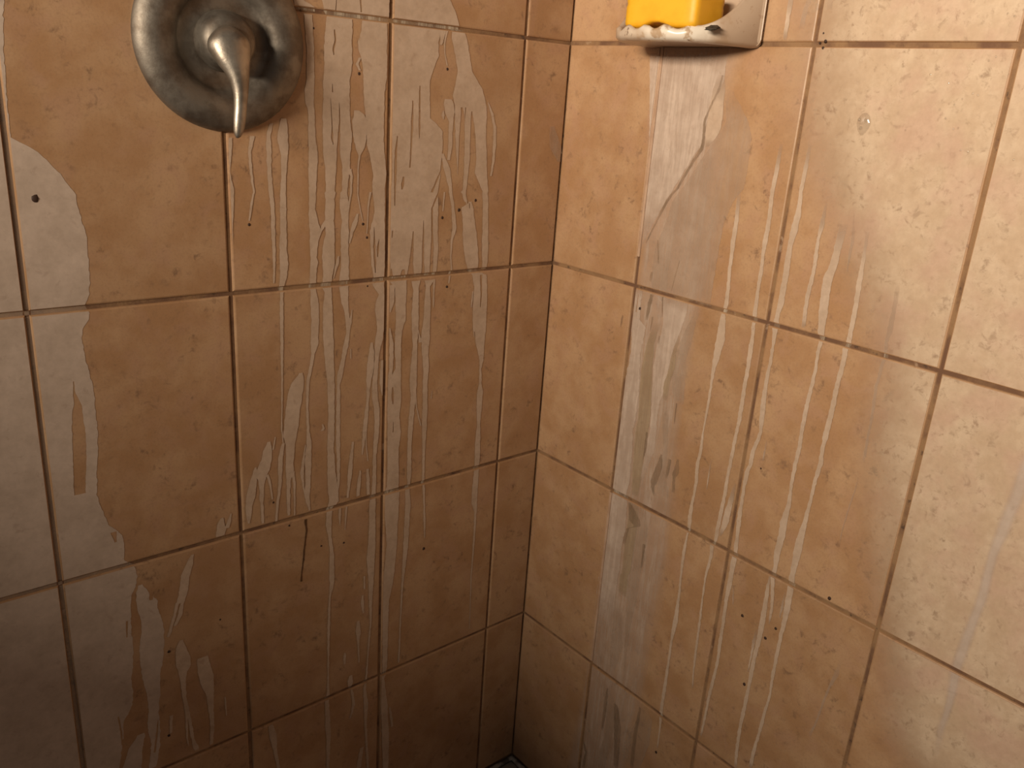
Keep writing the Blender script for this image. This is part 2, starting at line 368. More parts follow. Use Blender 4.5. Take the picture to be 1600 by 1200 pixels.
 (0, [(-2847,6073,-2583,6050),(-2757,5971,-2580,5954),(-2747,5757,-2586,5740),(-2729,5540,-2580,5522),(-2739,5432,-2627,5418),(-2746,5213,-2646,5200),(-2725,4875,-2636,4861),(-2840,4668,-2630,4632),(-2835,4438,-2623,4400),(-2835,4207,-2643,4169),(-2830,3971,-2610,3925),(-2825,3732,-2643,3691),(-2817,3367,-2633,3322),(-2826,3148,-2627,3096),(-2863,3084,-2612,3017),(-2853,2806,-2618,2740),(-2841,2626,-2626,2563),(-2806,2229,-2630,2173),(-2844,1714,-2671,1654),(-2846,1554,-2695,1500),(-2847,1310,-2745,1272),(-2847,896,-2750,858),(-2836,326,-2751,289),(-2836,36,-2759,2),(-2871,-65,-2800,-97),(-2848,-550,-2732,-606),(-2837,-858,-2711,-921),(-2822,-1173,-2689,-1242),(-2789,-1820,-2690,-1876),(-2789,-2143,-2698,-2196)], [[(-2769,4610,-2754,4607),(-2779,4497,-2736,4489),(-2763,4379,-2743,4375)],[(-2741,4094,-2736,4093),(-2748,3954,-2733,3951)]]),
 (0, [(-2841,6020,-2763,6013),(-2836,5809,-2768,5802),(-2833,5659,-2813,5657)], []),
 (0, [(-2837,5444,-2818,5442),(-2828,5224,-2763,5216),(-2825,4891,-2763,4881),(-2840,4668,-2795,4660)], []),
 (0, [(-2514,6044,-2370,6032),(-2480,5945,-2392,5937),(-2486,5730,-2384,5719),(-2491,5512,-2376,5498),(-2471,5288,-2381,5276),(-2455,5173,-2390,5165),(-2482,4837,-2378,4821),(-2488,4608,-2375,4589),(-2467,4371,-2387,4356),(-2495,4020,-2415,4004),(-2497,3658,-2430,3643),(-2494,3287,-2418,3269),(-2479,3083,-2438,3072),(-2518,3043,-2437,3021),(-2505,2785,-2415,2760),(-2513,2400,-2430,2375),(-2519,2138,-2435,2112),(-2532,1606,-2489,1591),(-2538,1334,-2510,1324),(-2551,779,-2522,768),(-2561,90,-2532,78)], []),
 (0, [(-2307,6038,-2147,6024),(-2278,5949,-2213,5943),(-2294,5710,-2190,5699),(-2298,5489,-2194,5477),(-2329,5269,-2184,5250),(-2311,5131,-2192,5115),(-2307,5040,-2201,5025),(-2272,4804,-2184,4791),(-2276,4572,-2196,4558),(-2262,4214,-2181,4198),(-2266,3949,-2184,3932),(-2239,3600,-2197,3591),(-2233,3096,-2191,3085),(-2220,2965,-2172,2952),(-2190,2698,-2162,2690),(-2180,2432,-2145,2422),(-2154,2131,-2139,2127)], []),
 (0, [(-2173,6037,-2127,6033),(-2160,5916,-2134,5914),(-2159,5696,-2132,5693),(-2146,5650,-2136,5649)], []),
 (0, [(-2384,5366,-2369,5364),(-2357,5183,-2312,5177)], []),
 (0, [(-2399,4453,-2378,4449),(-2376,4259,-2360,4256),(-2339,4109,-2317,4105),(-2296,3956,-2274,3951)], []),
 (0, [(-2115,4450,-2105,4448),(-2132,4333,-2116,4330)], []),
 (0, [(-2027,9135,-1838,9153),(-2009,9018,-1776,9038),(-1950,8838,-1727,8855),(-1903,8654,-1677,8669),(-1942,8463,-1510,8486),(-1962,8366,-1464,8391),(-1931,8252,-1416,8274),(-1914,8078,-1403,8095),(-1898,7882,-1402,7893),(-1874,7684,-1374,7689),(-1847,7482,-1359,7482),(-1814,7174,-1322,7165),(-1759,7173,-1309,7165),(-1707,7047,-1299,7036),(-1383,6845,-1285,6842),(-1368,6517,-1261,6511),(-1358,6295,-1250,6288),(-1331,6113,-1260,6108)], [[(-1829,8237,-1804,8238),(-1828,8140,-1772,8142),(-1839,7884,-1747,7886),(-1837,7583,-1739,7584),(-1836,7380,-1737,7380),(-1825,7174,-1741,7173)],[(-1763,8240,-1748,8241),(-1763,8064,-1757,8064)],[(-1662,8185,-1646,8186),(-1665,7987,-1592,7989),(-1657,7787,-1563,7789),(-1650,7584,-1539,7585),(-1663,7420,-1557,7420),(-1683,7172,-1413,7167),(-1693,7172,-1402,7167),(-1659,7046,-1393,7039),(-1647,6855,-1380,6845)]]),
 (0, [(-2083,8322,-1985,8327),(-2100,8264,-1942,8271),(-2076,8169,-1926,8175),(-2008,8056,-1945,8058),(-2006,7782,-1943,7783),(-2008,7583,-1963,7583)], []),
 (0, [(-2106,8188,-2096,8188),(-2123,8129,-2079,8131),(-2106,8082,-2091,8082)], []),
 (0, [(-1403,8315,-1385,8315),(-1333,8158,-1290,8159),(-1283,7998,-1234,7999),(-1273,7793,-1224,7794),(-1268,7586,-1230,7586),(-1297,7377,-1264,7376)], []),
 (0, [(-2194,9110,-2111,9118),(-2190,9039,-2129,9044),(-2186,8948,-2162,8950)], []),
 (0, [(-2104,9119,-2075,9122),(-2135,8971,-2111,8973),(-2124,8862,-2105,8863),(-2078,8717,-2059,8719)], []),
 (0, [(-2113,7662,-2070,7662),(-2062,7482,-1965,7482),(-2009,7341,-1932,7340),(-1962,7177,-1911,7176),(-1949,7177,-1911,7176),(-1912,6969,-1860,6967),(-1888,6758,-1822,6755),(-1884,6673,-1818,6670),(-1903,6546,-1869,6544),(-1900,6331,-1879,6329),(-1881,6133,-1855,6131),(-1905,6069,-1878,6067),(-1912,5960,-1891,5958)], []),
 (0, [(-2047,7179,-2024,7178),(-2058,6932,-2040,6931)], []),
 (0, [(-1621,7045,-1587,7044),(-1750,6964,-1546,6958),(-1718,6793,-1516,6785),(-1710,6643,-1478,6632),(-1683,6426,-1436,6411),(-1630,6225,-1414,6209),(-1582,6110,-1415,6097),(-1509,6037,-1248,6016),(-1463,5852,-1234,5832),(-1468,5624,-1218,5598),(-1469,5509,-1215,5481),(-1445,5272,-1212,5244),(-1423,5152,-1219,5125),(-1370,5002,-1223,4981),(-1297,4774,-1222,4763),(-1288,4651,-1249,4645),(-1280,4403,-1232,4395),(-1308,4283,-1193,4263),(-1300,4081,-1203,4063),(-1273,3771,-1212,3758),(-1287,3515,-1194,3495),(-1284,3253,-1182,3230),(-1274,3092,-1181,3070),(-1282,2988,-1189,2965),(-1296,2722,-1186,2694),(-1296,2477,-1185,2447),(-1233,2322,-1182,2308),(-1219,2011,-1180,2000),(-1223,1587,-1191,1576),(-1227,1153,-1204,1145),(-1193,149,-1180,144)], [[(-1373,6026,-1334,6023),(-1343,5750,-1320,5747),(-1342,5564,-1330,5563)],[(-1422,5222,-1408,5221),(-1396,5005,-1379,5003)],[(-1626,7024,-1615,7023),(-1616,6960,-1605,6960)]]),
 (0, [(-1494,5810,-1471,5808),(-1507,5582,-1485,5580)], []),
 (0, [(-4114,5030,-4071,5023),(-4157,4975,-4059,4959),(-4226,4903,-4056,4874),(-4267,4785,-4075,4751),(-4302,4602,-4111,4566),(-4328,4395,-4136,4356),(-4343,4226,-4171,4189),(-4313,4112,-4195,4085),(-4318,3894,-4210,3868),(-4321,3762,-4213,3735),(-4313,3626,-4259,3612),(-4318,3401,-4268,3388),(-4313,3125,-4276,3114)], []),
 (0, [(-4254,3734,-4202,3721),(-4227,3559,-4192,3550),(-4218,3329,-4198,3323),(-4225,3100,-4205,3094)], []),
 (0, [(-4362,4144,-4324,4136),(-4413,3982,-4353,3968),(-4426,3875,-4362,3860),(-4421,3653,-4378,3642),(-4435,3523,-4392,3512),(-4461,3327,-4429,3318),(-4483,3082,-4453,3074)], []),
 (0, [(-4283,8017,-4221,8020),(-4314,7915,-4210,7918),(-4336,7795,-4207,7798),(-4301,7676,-4205,7677),(-4294,7572,-4217,7572),(-4298,7397,-4240,7397),(-4312,7220,-4242,7219),(-4320,7041,-4242,7039),(-4323,6769,-4245,6765),(-4337,6623,-4248,6617),(-4336,6399,-4233,6391),(-4336,6248,-4256,6241),(-4359,6117,-4289,6110),(-4345,6058,-4300,6054),(-4348,5923,-4304,5919),(-4353,5532,-4313,5527),(-4354,4925,-4333,4921),(-4372,4340,-4355,4337),(-4353,4142,-4341,4139)], []),
 (0, [(-4415,7963,-4369,7964),(-4442,7895,-4393,7896),(-4462,7827,-4410,7828),(-4462,7657,-4405,7657),(-4461,7485,-4410,7485),(-4450,7223,-4400,7222),(-4432,7045,-4384,7043),(-4430,6774,-4385,6772),(-4425,6591,-4386,6589),(-4422,6349,-4393,6347),(-4427,6180,-4407,6178)], []),
 (0, [(-4881,7801,-4845,7802),(-4921,7602,-4863,7603),(-4923,7435,-4886,7435),(-4914,7231,-4848,7230),(-4919,7129,-4856,7127),(-4903,6885,-4875,6884),(-4898,6655,-4887,6654)], []),
 (0, [(-4649,7823,-4594,7824),(-4673,7655,-4640,7655),(-4663,7434,-4630,7434),(-4633,7226,-4611,7226),(-4665,7122,-4637,7121),(-4696,6912,-4678,6911)], []),
 (0, [(-4554,4208,-4512,4199),(-4609,4092,-4495,4066),(-4644,3971,-4509,3939),(-4699,3876,-4533,3836),(-4732,3798,-4577,3759),(-4684,3698,-4601,3677),(-4675,3630,-4613,3614),(-4673,3386,-4631,3374),(-4660,3112,-4629,3102)], []),
 (0, [(-4458,4251,-4444,4248),(-4475,4169,-4454,4165),(-4494,4087,-4473,4083)], []),
 (0, [(-4587,3772,-4546,3762),(-4549,3642,-4522,3635),(-4519,3411,-4502,3406)], []),
 (0, [(-4724,3904,-4700,3898),(-4791,3748,-4704,3725),(-4844,3543,-4731,3513),(-4859,3415,-4777,3392),(-4862,3328,-4786,3306),(-4841,3165,-4813,3157)], []),
 (0, [(-5169,3339,-5146,3332),(-5218,3276,-5139,3253),(-5237,3216,-5119,3181),(-5246,3109,-5147,3079)], []),
 (0, [(-5054,3365,-5042,3361),(-5088,3282,-5048,3271),(-5142,3188,-5083,3170)], []),
 (0, [(-5556,2954,-5528,2945),(-5620,2854,-5544,2829),(-5696,2703,-5592,2667),(-5725,2536,-5621,2498),(-5738,2451,-5645,2417),(-5774,2352,-5680,2316)], []),
 (0, [(-5774,2363,-5740,2350),(-5823,2189,-5791,2177),(-5877,2028,-5843,2014),(-5906,1925,-5882,1915)], []),
 (0, [(-5717,2342,-5680,2328),(-5761,2188,-5712,2169),(-5822,2051,-5794,2040)], []),
 (0, [(-3374,3948,-3345,3942),(-3409,3748,-3360,3737),(-3439,3521,-3371,3504),(-3443,3309,-3407,3300),(-3455,3145,-3423,3136)], []),
 (0, [(-3261,3501,-3236,3495),(-3285,3364,-3235,3351),(-3307,3129,-3258,3116)], []),
 (0, [(-3155,3499,-3120,3490),(-3153,3330,-3097,3316),(-3140,3108,-3099,3097)], []),
 (0, [(-3564,3030,-3535,3022),(-3578,2914,-3539,2903),(-3559,2762,-3549,2759)], []),
 (0, [(-3467,3027,-3442,3021),(-3478,2885,-3454,2878),(-3483,2666,-3473,2663)], []),
 (0, [(-3811,4289,-3797,4287),(-3811,4234,-3771,4226),(-3834,4201,-3794,4193)], []),
 (1, [(-7665,9072,-6832,9182),(-7642,8468,-6907,8528),(-7627,7745,-6940,7759),(-7635,7691,-6831,7704),(-7644,7624,-6719,7633),(-7656,7529,-6634,7531),(-7667,7447,-6560,7442),(-7678,7365,-6513,7352),(-7689,7282,-6440,7259),(-7708,7144,-6422,7105),(-7723,7032,-6405,6980),(-7736,6933,-6379,6868),(-7755,6791,-6378,6708),(-7775,6648,-6378,6547),(-7794,6504,-6385,6384),(-7814,6358,-6407,6221),(-7823,6285,-6449,6142),(-7835,6196,-6416,6038),(-7843,6137,-6429,5972),(-7853,6062,-6489,5894),(-7863,5987,-6509,5812),(-7880,5867,-6509,5675),(-7894,5761,-6498,5552),(-7914,5608,-6468,5372),(-7925,5531,-6452,5281),(-7946,5376,-6452,5102),(-7977,5141,-6453,4829),(-8009,4902,-6465,4554),(-8042,4660,-6501,4279),(-8075,4414,-6525,3996),(-8093,4282,-6490,3830),(-8108,4165,-6453,3681),(-8115,4114,-6434,3615),(-8129,4013,-6311,3457),(-8142,3912,-6296,3329),(-8165,3741,-6311,3127),(-8172,3689,-6205,3029),(-8188,3568,-6190,2875),(-8200,3481,-6207,2774),(-8207,3429,-6229,2717),(-8217,3359,-6266,2644),(-8236,3218,-6291,2480),(-8271,2950,-6307,2156),(-8298,2751,-6299,1906),(-8323,2569,-6325,1689),(-8343,2421,-6356,1519),(-8363,2272,-6352,1330),(-8383,2122,-6366,1149),(-8398,2009,-6430,1037),(-8408,1933,-6482,968),(-8434,1742,-6509,742),(-8486,1353,-6591,297),(-8567,754,-6730,-377)], [[(-6638,5348,-6628,5346),(-6647,5209,-6626,5205),(-6652,5086,-6580,5072),(-6679,5001,-6580,4982),(-6699,4789,-6569,4762),(-6717,4518,-6586,4488),(-6735,4243,-6619,4213),(-6747,4075,-6634,4045)],[(-6426,3512,-6360,3492),(-6398,3392,-6372,3384)],[(-6549,1049,-6531,1040),(-6537,805,-6516,794),(-6538,612,-6523,604)],[(-6355,2329,-6331,2320),(-6368,2114,-6354,2108)]]),
 (1, [(-6181,2754,-6138,2738),(-6198,2706,-6097,2670),(-6215,2669,-6074,2618),(-6223,2563,-5983,2474),(-6222,2454,-5990,2366),(-6190,2265,-5947,2169),(-6193,2109,-5939,2007),(-6236,1901,-5954,1783),(-6238,1743,-5974,1628),(-6230,1601,-6011,1504),(-6231,1462,-6029,1370),(-6195,1185,-6046,1115),(-6193,944,-6081,890),(-6225,766,-6075,690),(-6198,456,-6095,402),(-6234,225,-6140,173),(-6252,108,-6177,66)], [[(-6074,2618,-6017,2597),(-6073,2507,-6037,2494)],[(-6098,776,-6089,771),(-6139,550,-6115,537),(-6179,321,-6156,309)]]),
 (1, [(-6335,688,-6262,650),(-6461,522,-6306,439),(-6546,272,-6336,155),(-6629,-56,-6428,-174)], []),
 (0, [(-5768,1822,-5726,1804),(-5813,1723,-5689,1671),(-5830,1613,-5647,1534),(-5829,1470,-5655,1394),(-5806,1365,-5709,1322),(-5789,1164,-5730,1137),(-5781,965,-5732,941),(-5764,734,-5705,705),(-5769,485,-5679,439),(-5769,306,-5669,254),(-5755,196,-5624,127),(-5678,90,-5617,58)], [[(-5738,595,-5730,591),(-5746,346,-5716,330),(-5748,128,-5684,94)]]),
 (0, [(-5500,1471,-5430,1441),(-5572,1454,-5422,1389),(-5574,1334,-5398,1256),(-5565,1208,-5373,1122),(-5543,1050,-5380,976),(-5481,847,-5389,804),(-5463,586,-5401,555),(-5455,325,-5407,300),(-5478,76,-5436,54)], []),
 (0, [(-5951,777,-5913,758),(-5969,511,-5941,498)], []),
 (0, [(-5254,727,-5233,717),(-5249,609,-5230,600),(-5242,425,-5229,419)], []),
 (0, [(-4655,-29,-4597,-58),(-4663,-162,-4553,-218),(-4639,-312,-4545,-361),(-4608,-468,-4549,-500),(-4557,-836,-4509,-862)], []),
 (0, [(-3401,233,-3353,211),(-3432,134,-3339,91),(-3419,42,-3365,17),(-3378,-34,-3338,-53),(-3350,-278,-3302,-302),(-3371,-443,-3336,-461),(-3398,-547,-3376,-558)], []),
 (0, [(-3280,1122,-3240,1106),(-3300,967,-3212,932),(-3277,793,-3237,777),(-3247,390,-3231,383)], []),
 (0, [(-3205,1523,-3173,1511),(-3216,1367,-3164,1347),(-3189,1222,-3162,1212)], []),
 (0, [(-3491,663,-3460,649),(-3499,472,-3460,455)], []),
 (0, [(-2702,-681,-2678,-693),(-2686,-841,-2639,-865),(-2658,-1071,-2616,-1092)], []),
 (0, [(-3206,-1186,-3150,-1216),(-3233,-1325,-3163,-1364),(-3274,-1551,-3189,-1598)], []),
 (0, [(-3182,1831,-3156,1822),(-3174,1618,-3143,1607)], []),
 (3, [(-267,8047,-195,8049),(-271,7918,-109,7921),(-246,7766,-30,7769),(-69,7570,34,7570)], []),
 (4, [(-4080,2999,-4043,2989),(-4059,2816,-4034,2808),(-4085,2632,-4062,2625),(-4112,2399,-4089,2391),(-4139,2163,-4120,2157),(-4148,2132,-4116,2121),(-4149,2083,-4117,2071)], []),
]
STREAKS_RIGHT = [  # (finish, rows of (u, z, u, z) along both edges in 0.1 mm on the wall, bare slits)
 (0, [(-3078,7548,-3118,7553),(-3063,7528,-3112,7534),(-3075,7343,-3130,7351),(-3086,7156,-3142,7165),(-3075,6963,-3143,6975),(-3091,6773,-3143,6783),(-3099,6579,-3144,6588),(-3115,6385,-3161,6395),(-3123,6186,-3180,6200),(-3097,6059,-3155,6073),(-3083,5872,-3187,5898),(-3076,5705,-3204,5738),(-3076,5495,-3170,5522),(-3077,5348,-3137,5365),(-3090,5137,-3125,5148),(-3090,4921,-3126,4933),(-3086,4700,-3115,4710),(-3079,4475,-3103,4484),(-3079,4205,-3123,4221),(-3054,4012,-3104,4031),(-3080,3790,-3129,3810),(-3080,3555,-3117,3571),(-3061,3429,-3111,3451),(-3054,3234,-3117,3262),(-3077,3099,-3127,3122),(-3074,2951,-3100,2964),(-3049,2692,-3100,2718),(-3069,2326,-3100,2342),(-3087,2080,-3121,2098),(-3069,1548,-3148,1594),(-3070,1282,-3110,1306),(-3077,879,-3117,904),(-3070,458,-3125,494),(-3069,89,-3124,127),(-3110,-258,-3138,-238),(-3119,-604,-3139,-589)], []),
 (0, [(-3526,8113,-3567,8116),(-3515,7851,-3570,7857),(-3504,7583,-3556,7590),(-3517,7405,-3569,7412),(-3524,7224,-3578,7232),(-3512,7037,-3575,7048),(-3526,6853,-3568,6861),(-3529,6665,-3582,6675),(-3532,6474,-3574,6483),(-3535,6281,-3588,6293),(-3541,6126,-3595,6139),(-3563,5893,-3606,5905),(-3555,5690,-3620,5709),(-3569,5491,-3624,5507),(-3562,5283,-3612,5299),(-3565,5075,-3620,5093),(-3568,4865,-3624,4884),(-3560,4648,-3605,4664),(-3552,4428,-3598,4445),(-3544,4204,-3590,4222),(-3536,3977,-3582,3996),(-3539,3752,-3586,3772),(-3519,3513,-3578,3539),(-3510,3276,-3570,3303),(-3518,3090,-3565,3113),(-3466,3018,-3526,3047),(-3485,2835,-3533,2859),(-3459,2529,-3491,2546),(-3470,2162,-3495,2175),(-3481,1787,-3518,1809),(-3492,1405,-3529,1428),(-3516,1023,-3541,1039),(-3545,773,-3565,786)], []),
 (0, [(-3882,8143,-3920,8146),(-3875,7889,-3923,7894),(-3867,7629,-3916,7635),(-3872,7455,-3934,7464),(-3860,7311,-3939,7323),(-3844,7184,-3933,7198),(-3842,7039,-3902,7049),(-3843,6875,-3913,6888),(-3848,6691,-3918,6705),(-3846,6541,-3917,6556),(-3844,6352,-3922,6369),(-3841,6236,-3898,6250),(-3832,6061,-3904,6079),(-3857,5872,-3899,5883),(-3862,5676,-3900,5687),(-3844,5370,-3896,5386),(-3849,5167,-3912,5188),(-3864,4966,-3928,4988),(-3891,4766,-3934,4782),(-3867,4652,-3921,4672),(-3828,4488,-3882,4509),(-3825,4314,-3880,4336),(-3789,4191,-3855,4218),(-3794,3972,-3839,3991),(-3799,3751,-3844,3771),(-3793,3522,-3860,3552),(-3820,3305,-3866,3326),(-3826,3075,-3882,3103),(-3811,2950,-3891,2990),(-3816,2715,-3885,2751),(-3813,2521,-3883,2558),(-3818,2353,-3865,2379),(-3832,1991,-3879,2018),(-3834,1690,-3886,1721),(-3851,1445,-3894,1472),(-3842,1232,-3885,1259),(-3818,954,-3867,986),(-3811,682,-3848,707),(-3805,406,-3842,433),(-3798,126,-3830,150)], []),
 (0, [(-3670,3988,-3693,3997),(-3637,3794,-3705,3823),(-3601,3550,-3693,3591),(-3593,3384,-3686,3427),(-3577,3190,-3613,3206)], []),
 (0, [(-4006,4703,-4023,4709),(-4002,4426,-4023,4435)], []),
 (0, [(-3275,4166,-3292,4173),(-3268,3959,-3287,3967),(-3274,3731,-3286,3737)], []),
 (0, [(-4206,7553,-4234,7557),(-4186,7326,-4242,7335),(-4183,7151,-4220,7157),(-4196,6797,-4243,6807),(-4172,6519,-4224,6531),(-4182,6336,-4227,6347),(-4195,6152,-4244,6165)], []),
 (0, [(-4416,7362,-4515,7377),(-4408,7223,-4498,7238),(-4405,7102,-4487,7116),(-4394,6925,-4486,6942),(-4342,6755,-4454,6778),(-4353,6559,-4456,6582),(-4370,6381,-4473,6405),(-4399,6167,-4480,6187),(-4439,6047,-4486,6059),(-4433,5933,-4471,5943),(-4441,5746,-4479,5757),(-4430,5550,-4478,5565),(-4419,5352,-4467,5368),(-4413,5153,-4466,5171),(-4415,4954,-4464,4972),(-4424,4755,-4473,4773),(-4412,4545,-4462,4564),(-4420,4235,-4460,4251),(-4428,4026,-4479,4048),(-4386,3792,-4478,3833),(-4394,3577,-4486,3620),(-4382,3349,-4465,3389),(-4411,3139,-4463,3165),(-4400,3019,-4452,3046),(-4440,2811,-4482,2834),(-4471,2596,-4513,2619),(-4490,2373,-4505,2381)], []),
 (0, [(-4720,7326,-4765,7333),(-4735,7160,-4769,7166),(-4735,6990,-4779,6998),(-4736,6818,-4788,6829),(-4745,6646,-4798,6658),(-4754,6472,-4807,6484),(-4755,6293,-4808,6307),(-4752,6130,-4806,6144),(-4731,6051,-4794,6069),(-4740,5870,-4794,5886),(-4721,5640,-4776,5657),(-4721,5451,-4776,5468),(-4713,5255,-4777,5277),(-4707,5059,-4769,5081),(-4704,4860,-4757,4879),(-4714,4663,-4770,4685),(-4695,4453,-4743,4472),(-4695,4247,-4734,4263),(-4667,3919,-4725,3946),(-4637,3692,-4726,3734),(-4627,3469,-4726,3518),(-4637,3254,-4707,3290),(-4637,3142,-4707,3179),(-4641,3010,-4721,3053),(-4647,2809,-4728,2854),(-4657,2585,-4728,2626),(-4657,2352,-4708,2383),(-4657,2116,-4705,2145),(-4657,1755,-4699,1782),(-4679,1400,-4710,1421),(-4647,1128,-4689,1157),(-4636,865,-4679,896),(-4614,590,-4657,622),(-4591,176,-4647,219)], []),
 (0, [(-4616,2906,-4637,2917),(-4608,2719,-4635,2734),(-4606,2533,-4630,2547)], []),
 (0, [(-4384,3125,-4422,3144),(-4367,2887,-4403,2906),(-4365,2654,-4423,2686),(-4363,2418,-4438,2460),(-4364,2227,-4439,2271),(-4371,2063,-4436,2102),(-4358,1811,-4412,1845),(-4356,1562,-4411,1597),(-4365,1316,-4409,1345),(-4350,922,-4406,961),(-4348,659,-4393,691),(-4367,273,-4413,308),(-4399,27,-4434,54)], []),
 (0, [(-4331,2208,-4364,2227),(-4316,2030,-4360,2056),(-4325,1790,-4354,1808),(-4322,1540,-4340,1552)], []),
 (0, [(-3898,2614,-3921,2626),(-3946,2351,-3960,2359)], []),
 (5, [(-5157,6872,-5194,6879),(-5161,6738,-5210,6749),(-5164,6569,-5213,6580),(-5167,6397,-5225,6412),(-5170,6224,-5204,6233),(-5183,6087,-5224,6098),(-5175,5960,-5209,5970),(-5171,5815,-5205,5825),(-5161,5776,-5195,5786),(-5183,5509,-5217,5520),(-5197,5234,-5223,5243),(-5202,4951,-5237,4964),(-5212,4878,-5235,4887)], []),
 (5, [(-5198,4737,-5213,4743),(-5192,4558,-5209,4566),(-5169,4350,-5187,4357),(-5147,4036,-5160,4042),(-5150,3831,-5159,3836)], []),
 (5, [(-4544,7499,-4562,7502),(-4577,7217,-4612,7223),(-4594,6876,-4612,6880)], []),
 (5, [(-5447,2420,-5478,2439),(-5421,2199,-5485,2241),(-5390,1996,-5418,2014),(-5358,1740,-5386,1760),(-5335,1486,-5363,1506),(-5282,1206,-5320,1234)], []),
 (0, [(-3334,9749,-3393,9747),(-3345,9592,-3405,9590),(-3347,9434,-3397,9433),(-3349,9273,-3399,9273),(-3361,9192,-3405,9192)], []),
 (5, [(-3567,9739,-3624,9737),(-3557,9555,-3620,9553),(-3534,9430,-3592,9429),(-3530,9304,-3588,9303)], []),
 (5, [(-3807,9654,-3862,9652),(-3824,9486,-3879,9485)], []),
 (8, [(-6703,5773,-6904,5845),(-6663,5361,-6843,5433),(-6657,5086,-6840,5164),(-6627,4812,-6806,4893),(-6625,4633,-6799,4715),(-6623,4452,-6751,4515),(-6626,4179,-6756,4246),(-6630,3900,-6775,3979),(-6613,3700,-6753,3779),(-6588,3393,-6744,3487),(-6578,3189,-6738,3288),(-6579,3008,-6723,3100),(-6602,2799,-6740,2889),(-6629,2610,-6738,2684),(-6603,2276,-6729,2365),(-6630,1971,-6748,2060),(-6627,1750,-6747,1842)], []),
 (2, [(-1366,9145,-3043,9151),(-1415,9005,-2982,9025),(-1447,8721,-2857,8766),(-1494,8336,-2877,8416),(-1541,7945,-2897,8060),(-1590,7546,-2896,7693),(-1608,7344,-2860,7502),(-1602,6926,-2950,7135),(-1624,6503,-2926,6743),(-1648,6159,-2923,6424),(-1609,5840,-2888,6133),(-1632,5391,-2838,5705),(-1627,4924,-2836,5277),(-1631,4688,-2772,5040),(-1641,4207,-2781,4596),(-1635,3708,-2803,4147),(-1628,3091,-2867,3608),(-1545,2633,-2888,3232),(-1538,2087,-2912,2751),(-1570,1686,-2944,2388),(-1579,1550,-2937,2257),(-1556,964,-2909,1722),(-1551,220,-2844,1010),(-1494,-586,-2834,302),(-1433,-1267,-2802,-301),(-1337,-2340,-2692,-1293),(-1307,-3062,-2656,-1956)], []),
 (6, [(-1466,9024,-2628,9038),(-1506,8722,-2656,8759),(-1548,8455,-2540,8505),(-1585,8185,-2479,8247),(-1617,7951,-2458,8022),(-1626,7752,-2321,7821),(-1636,7552,-2205,7615),(-1645,7390,-2104,7446),(-1640,7224,-2001,7273),(-1636,7016,-1888,7053),(-1635,6805,-1773,6827),(-1647,6636,-1702,6646),(-1652,6509,-1680,6514)], []),
 (0, [(-2555,8809,-2646,8812),(-2509,8647,-2686,8654),(-2493,8503,-2689,8513),(-2490,8357,-2699,8370),(-2485,8210,-2706,8226),(-2497,8100,-2657,8113),(-2512,7990,-2548,7993)], []),
 (3, [(-2697,8655,-2787,8658),(-2762,8302,-3071,8322),(-2676,8133,-3144,8169),(-2563,7975,-3149,8028),(-2466,7835,-3155,7903),(-2353,7632,-3151,7722),(-2230,7462,-3145,7575),(-2104,7287,-3028,7411),(-2046,6995,-2939,7133),(-1930,6707,-2925,6880),(-1916,6451,-2920,6643),(-1925,6217,-2916,6423),(-1979,6055,-2915,6261),(-2442,6052,-2913,6159)], [[(-2110,7407,-2126,7409),(-2001,7273,-2040,7278),(-1888,7053,-1923,7058),(-1800,6832,-1832,6837)],[(-1947,6773,-1968,6776),(-2003,6510,-2022,6513)],[(-2349,6575,-2364,6578),(-2290,6293,-2306,6296)]]),
 (6, [(-1662,6074,-1801,6104),(-1680,5856,-1793,5882),(-1665,5628,-1812,5664),(-1687,5520,-1940,5584),(-1723,5185,-1894,5232),(-1700,4946,-1914,5008),(-1661,4697,-1948,4786),(-1656,4212,-1947,4312),(-1660,3967,-1925,4062),(-1650,3714,-1960,3830),(-1670,3468,-1967,3585),(-1667,3159,-1981,3289),(-1664,3002,-1944,3121),(-1672,2901,-1979,3033),(-1644,2409,-2009,2579),(-1617,2125,-1987,2303),(-1620,1627,-1994,1821),(-1611,1567,-1971,1754),(-1605,991,-1985,1204),(-1621,620,-1973,827)], [[(-1731,6001,-1745,6004),(-1725,5755,-1745,5760)]]),
 (6, [(-1990,6075,-2030,6084),(-2051,6039,-2250,6083),(-2143,5984,-2555,6078),(-2176,5948,-2575,6040),(-2220,5763,-2556,5845),(-2208,5585,-2507,5662),(-2162,5351,-2439,5427),(-2149,5077,-2403,5151),(-2176,4856,-2399,4925),(-2192,4630,-2341,4678),(-2213,4403,-2323,4440),(-2227,4170,-2345,4213),(-2203,3873,-2347,3927),(-2189,3623,-2273,3656),(-2162,3314,-2204,3331)], [[(-2145,6092,-2155,6094),(-2176,5796,-2203,5803),(-2180,5534,-2201,5539)]]),
 (3, [(-2695,6089,-2744,6100),(-2661,5913,-2760,5937),(-2589,5726,-2726,5761),(-2532,5517,-2708,5564),(-2490,5287,-2668,5337),(-2473,5060,-2691,5125),(-2491,4953,-2696,5016),(-2560,4704,-2727,4758)], []),
 (3, [(-2367,4778,-2407,4791),(-2403,4467,-2510,4504),(-2489,4029,-2569,4059),(-2495,3550,-2616,3600),(-2477,3298,-2693,3390)], []),
 (3, [(-2220,3036,-2305,3073),(-2185,2661,-2413,2767),(-2187,2135,-2433,2258),(-2092,1817,-2385,1970),(-2209,1468,-2385,1565),(-2237,1066,-2341,1126),(-2285,524,-2330,552),(-2329,115,-2381,149)], []),
 (3, [(-1977,1257,-2130,1341),(-1992,924,-2176,1031),(-2004,497,-2235,638),(-2039,135,-2164,215)], []),
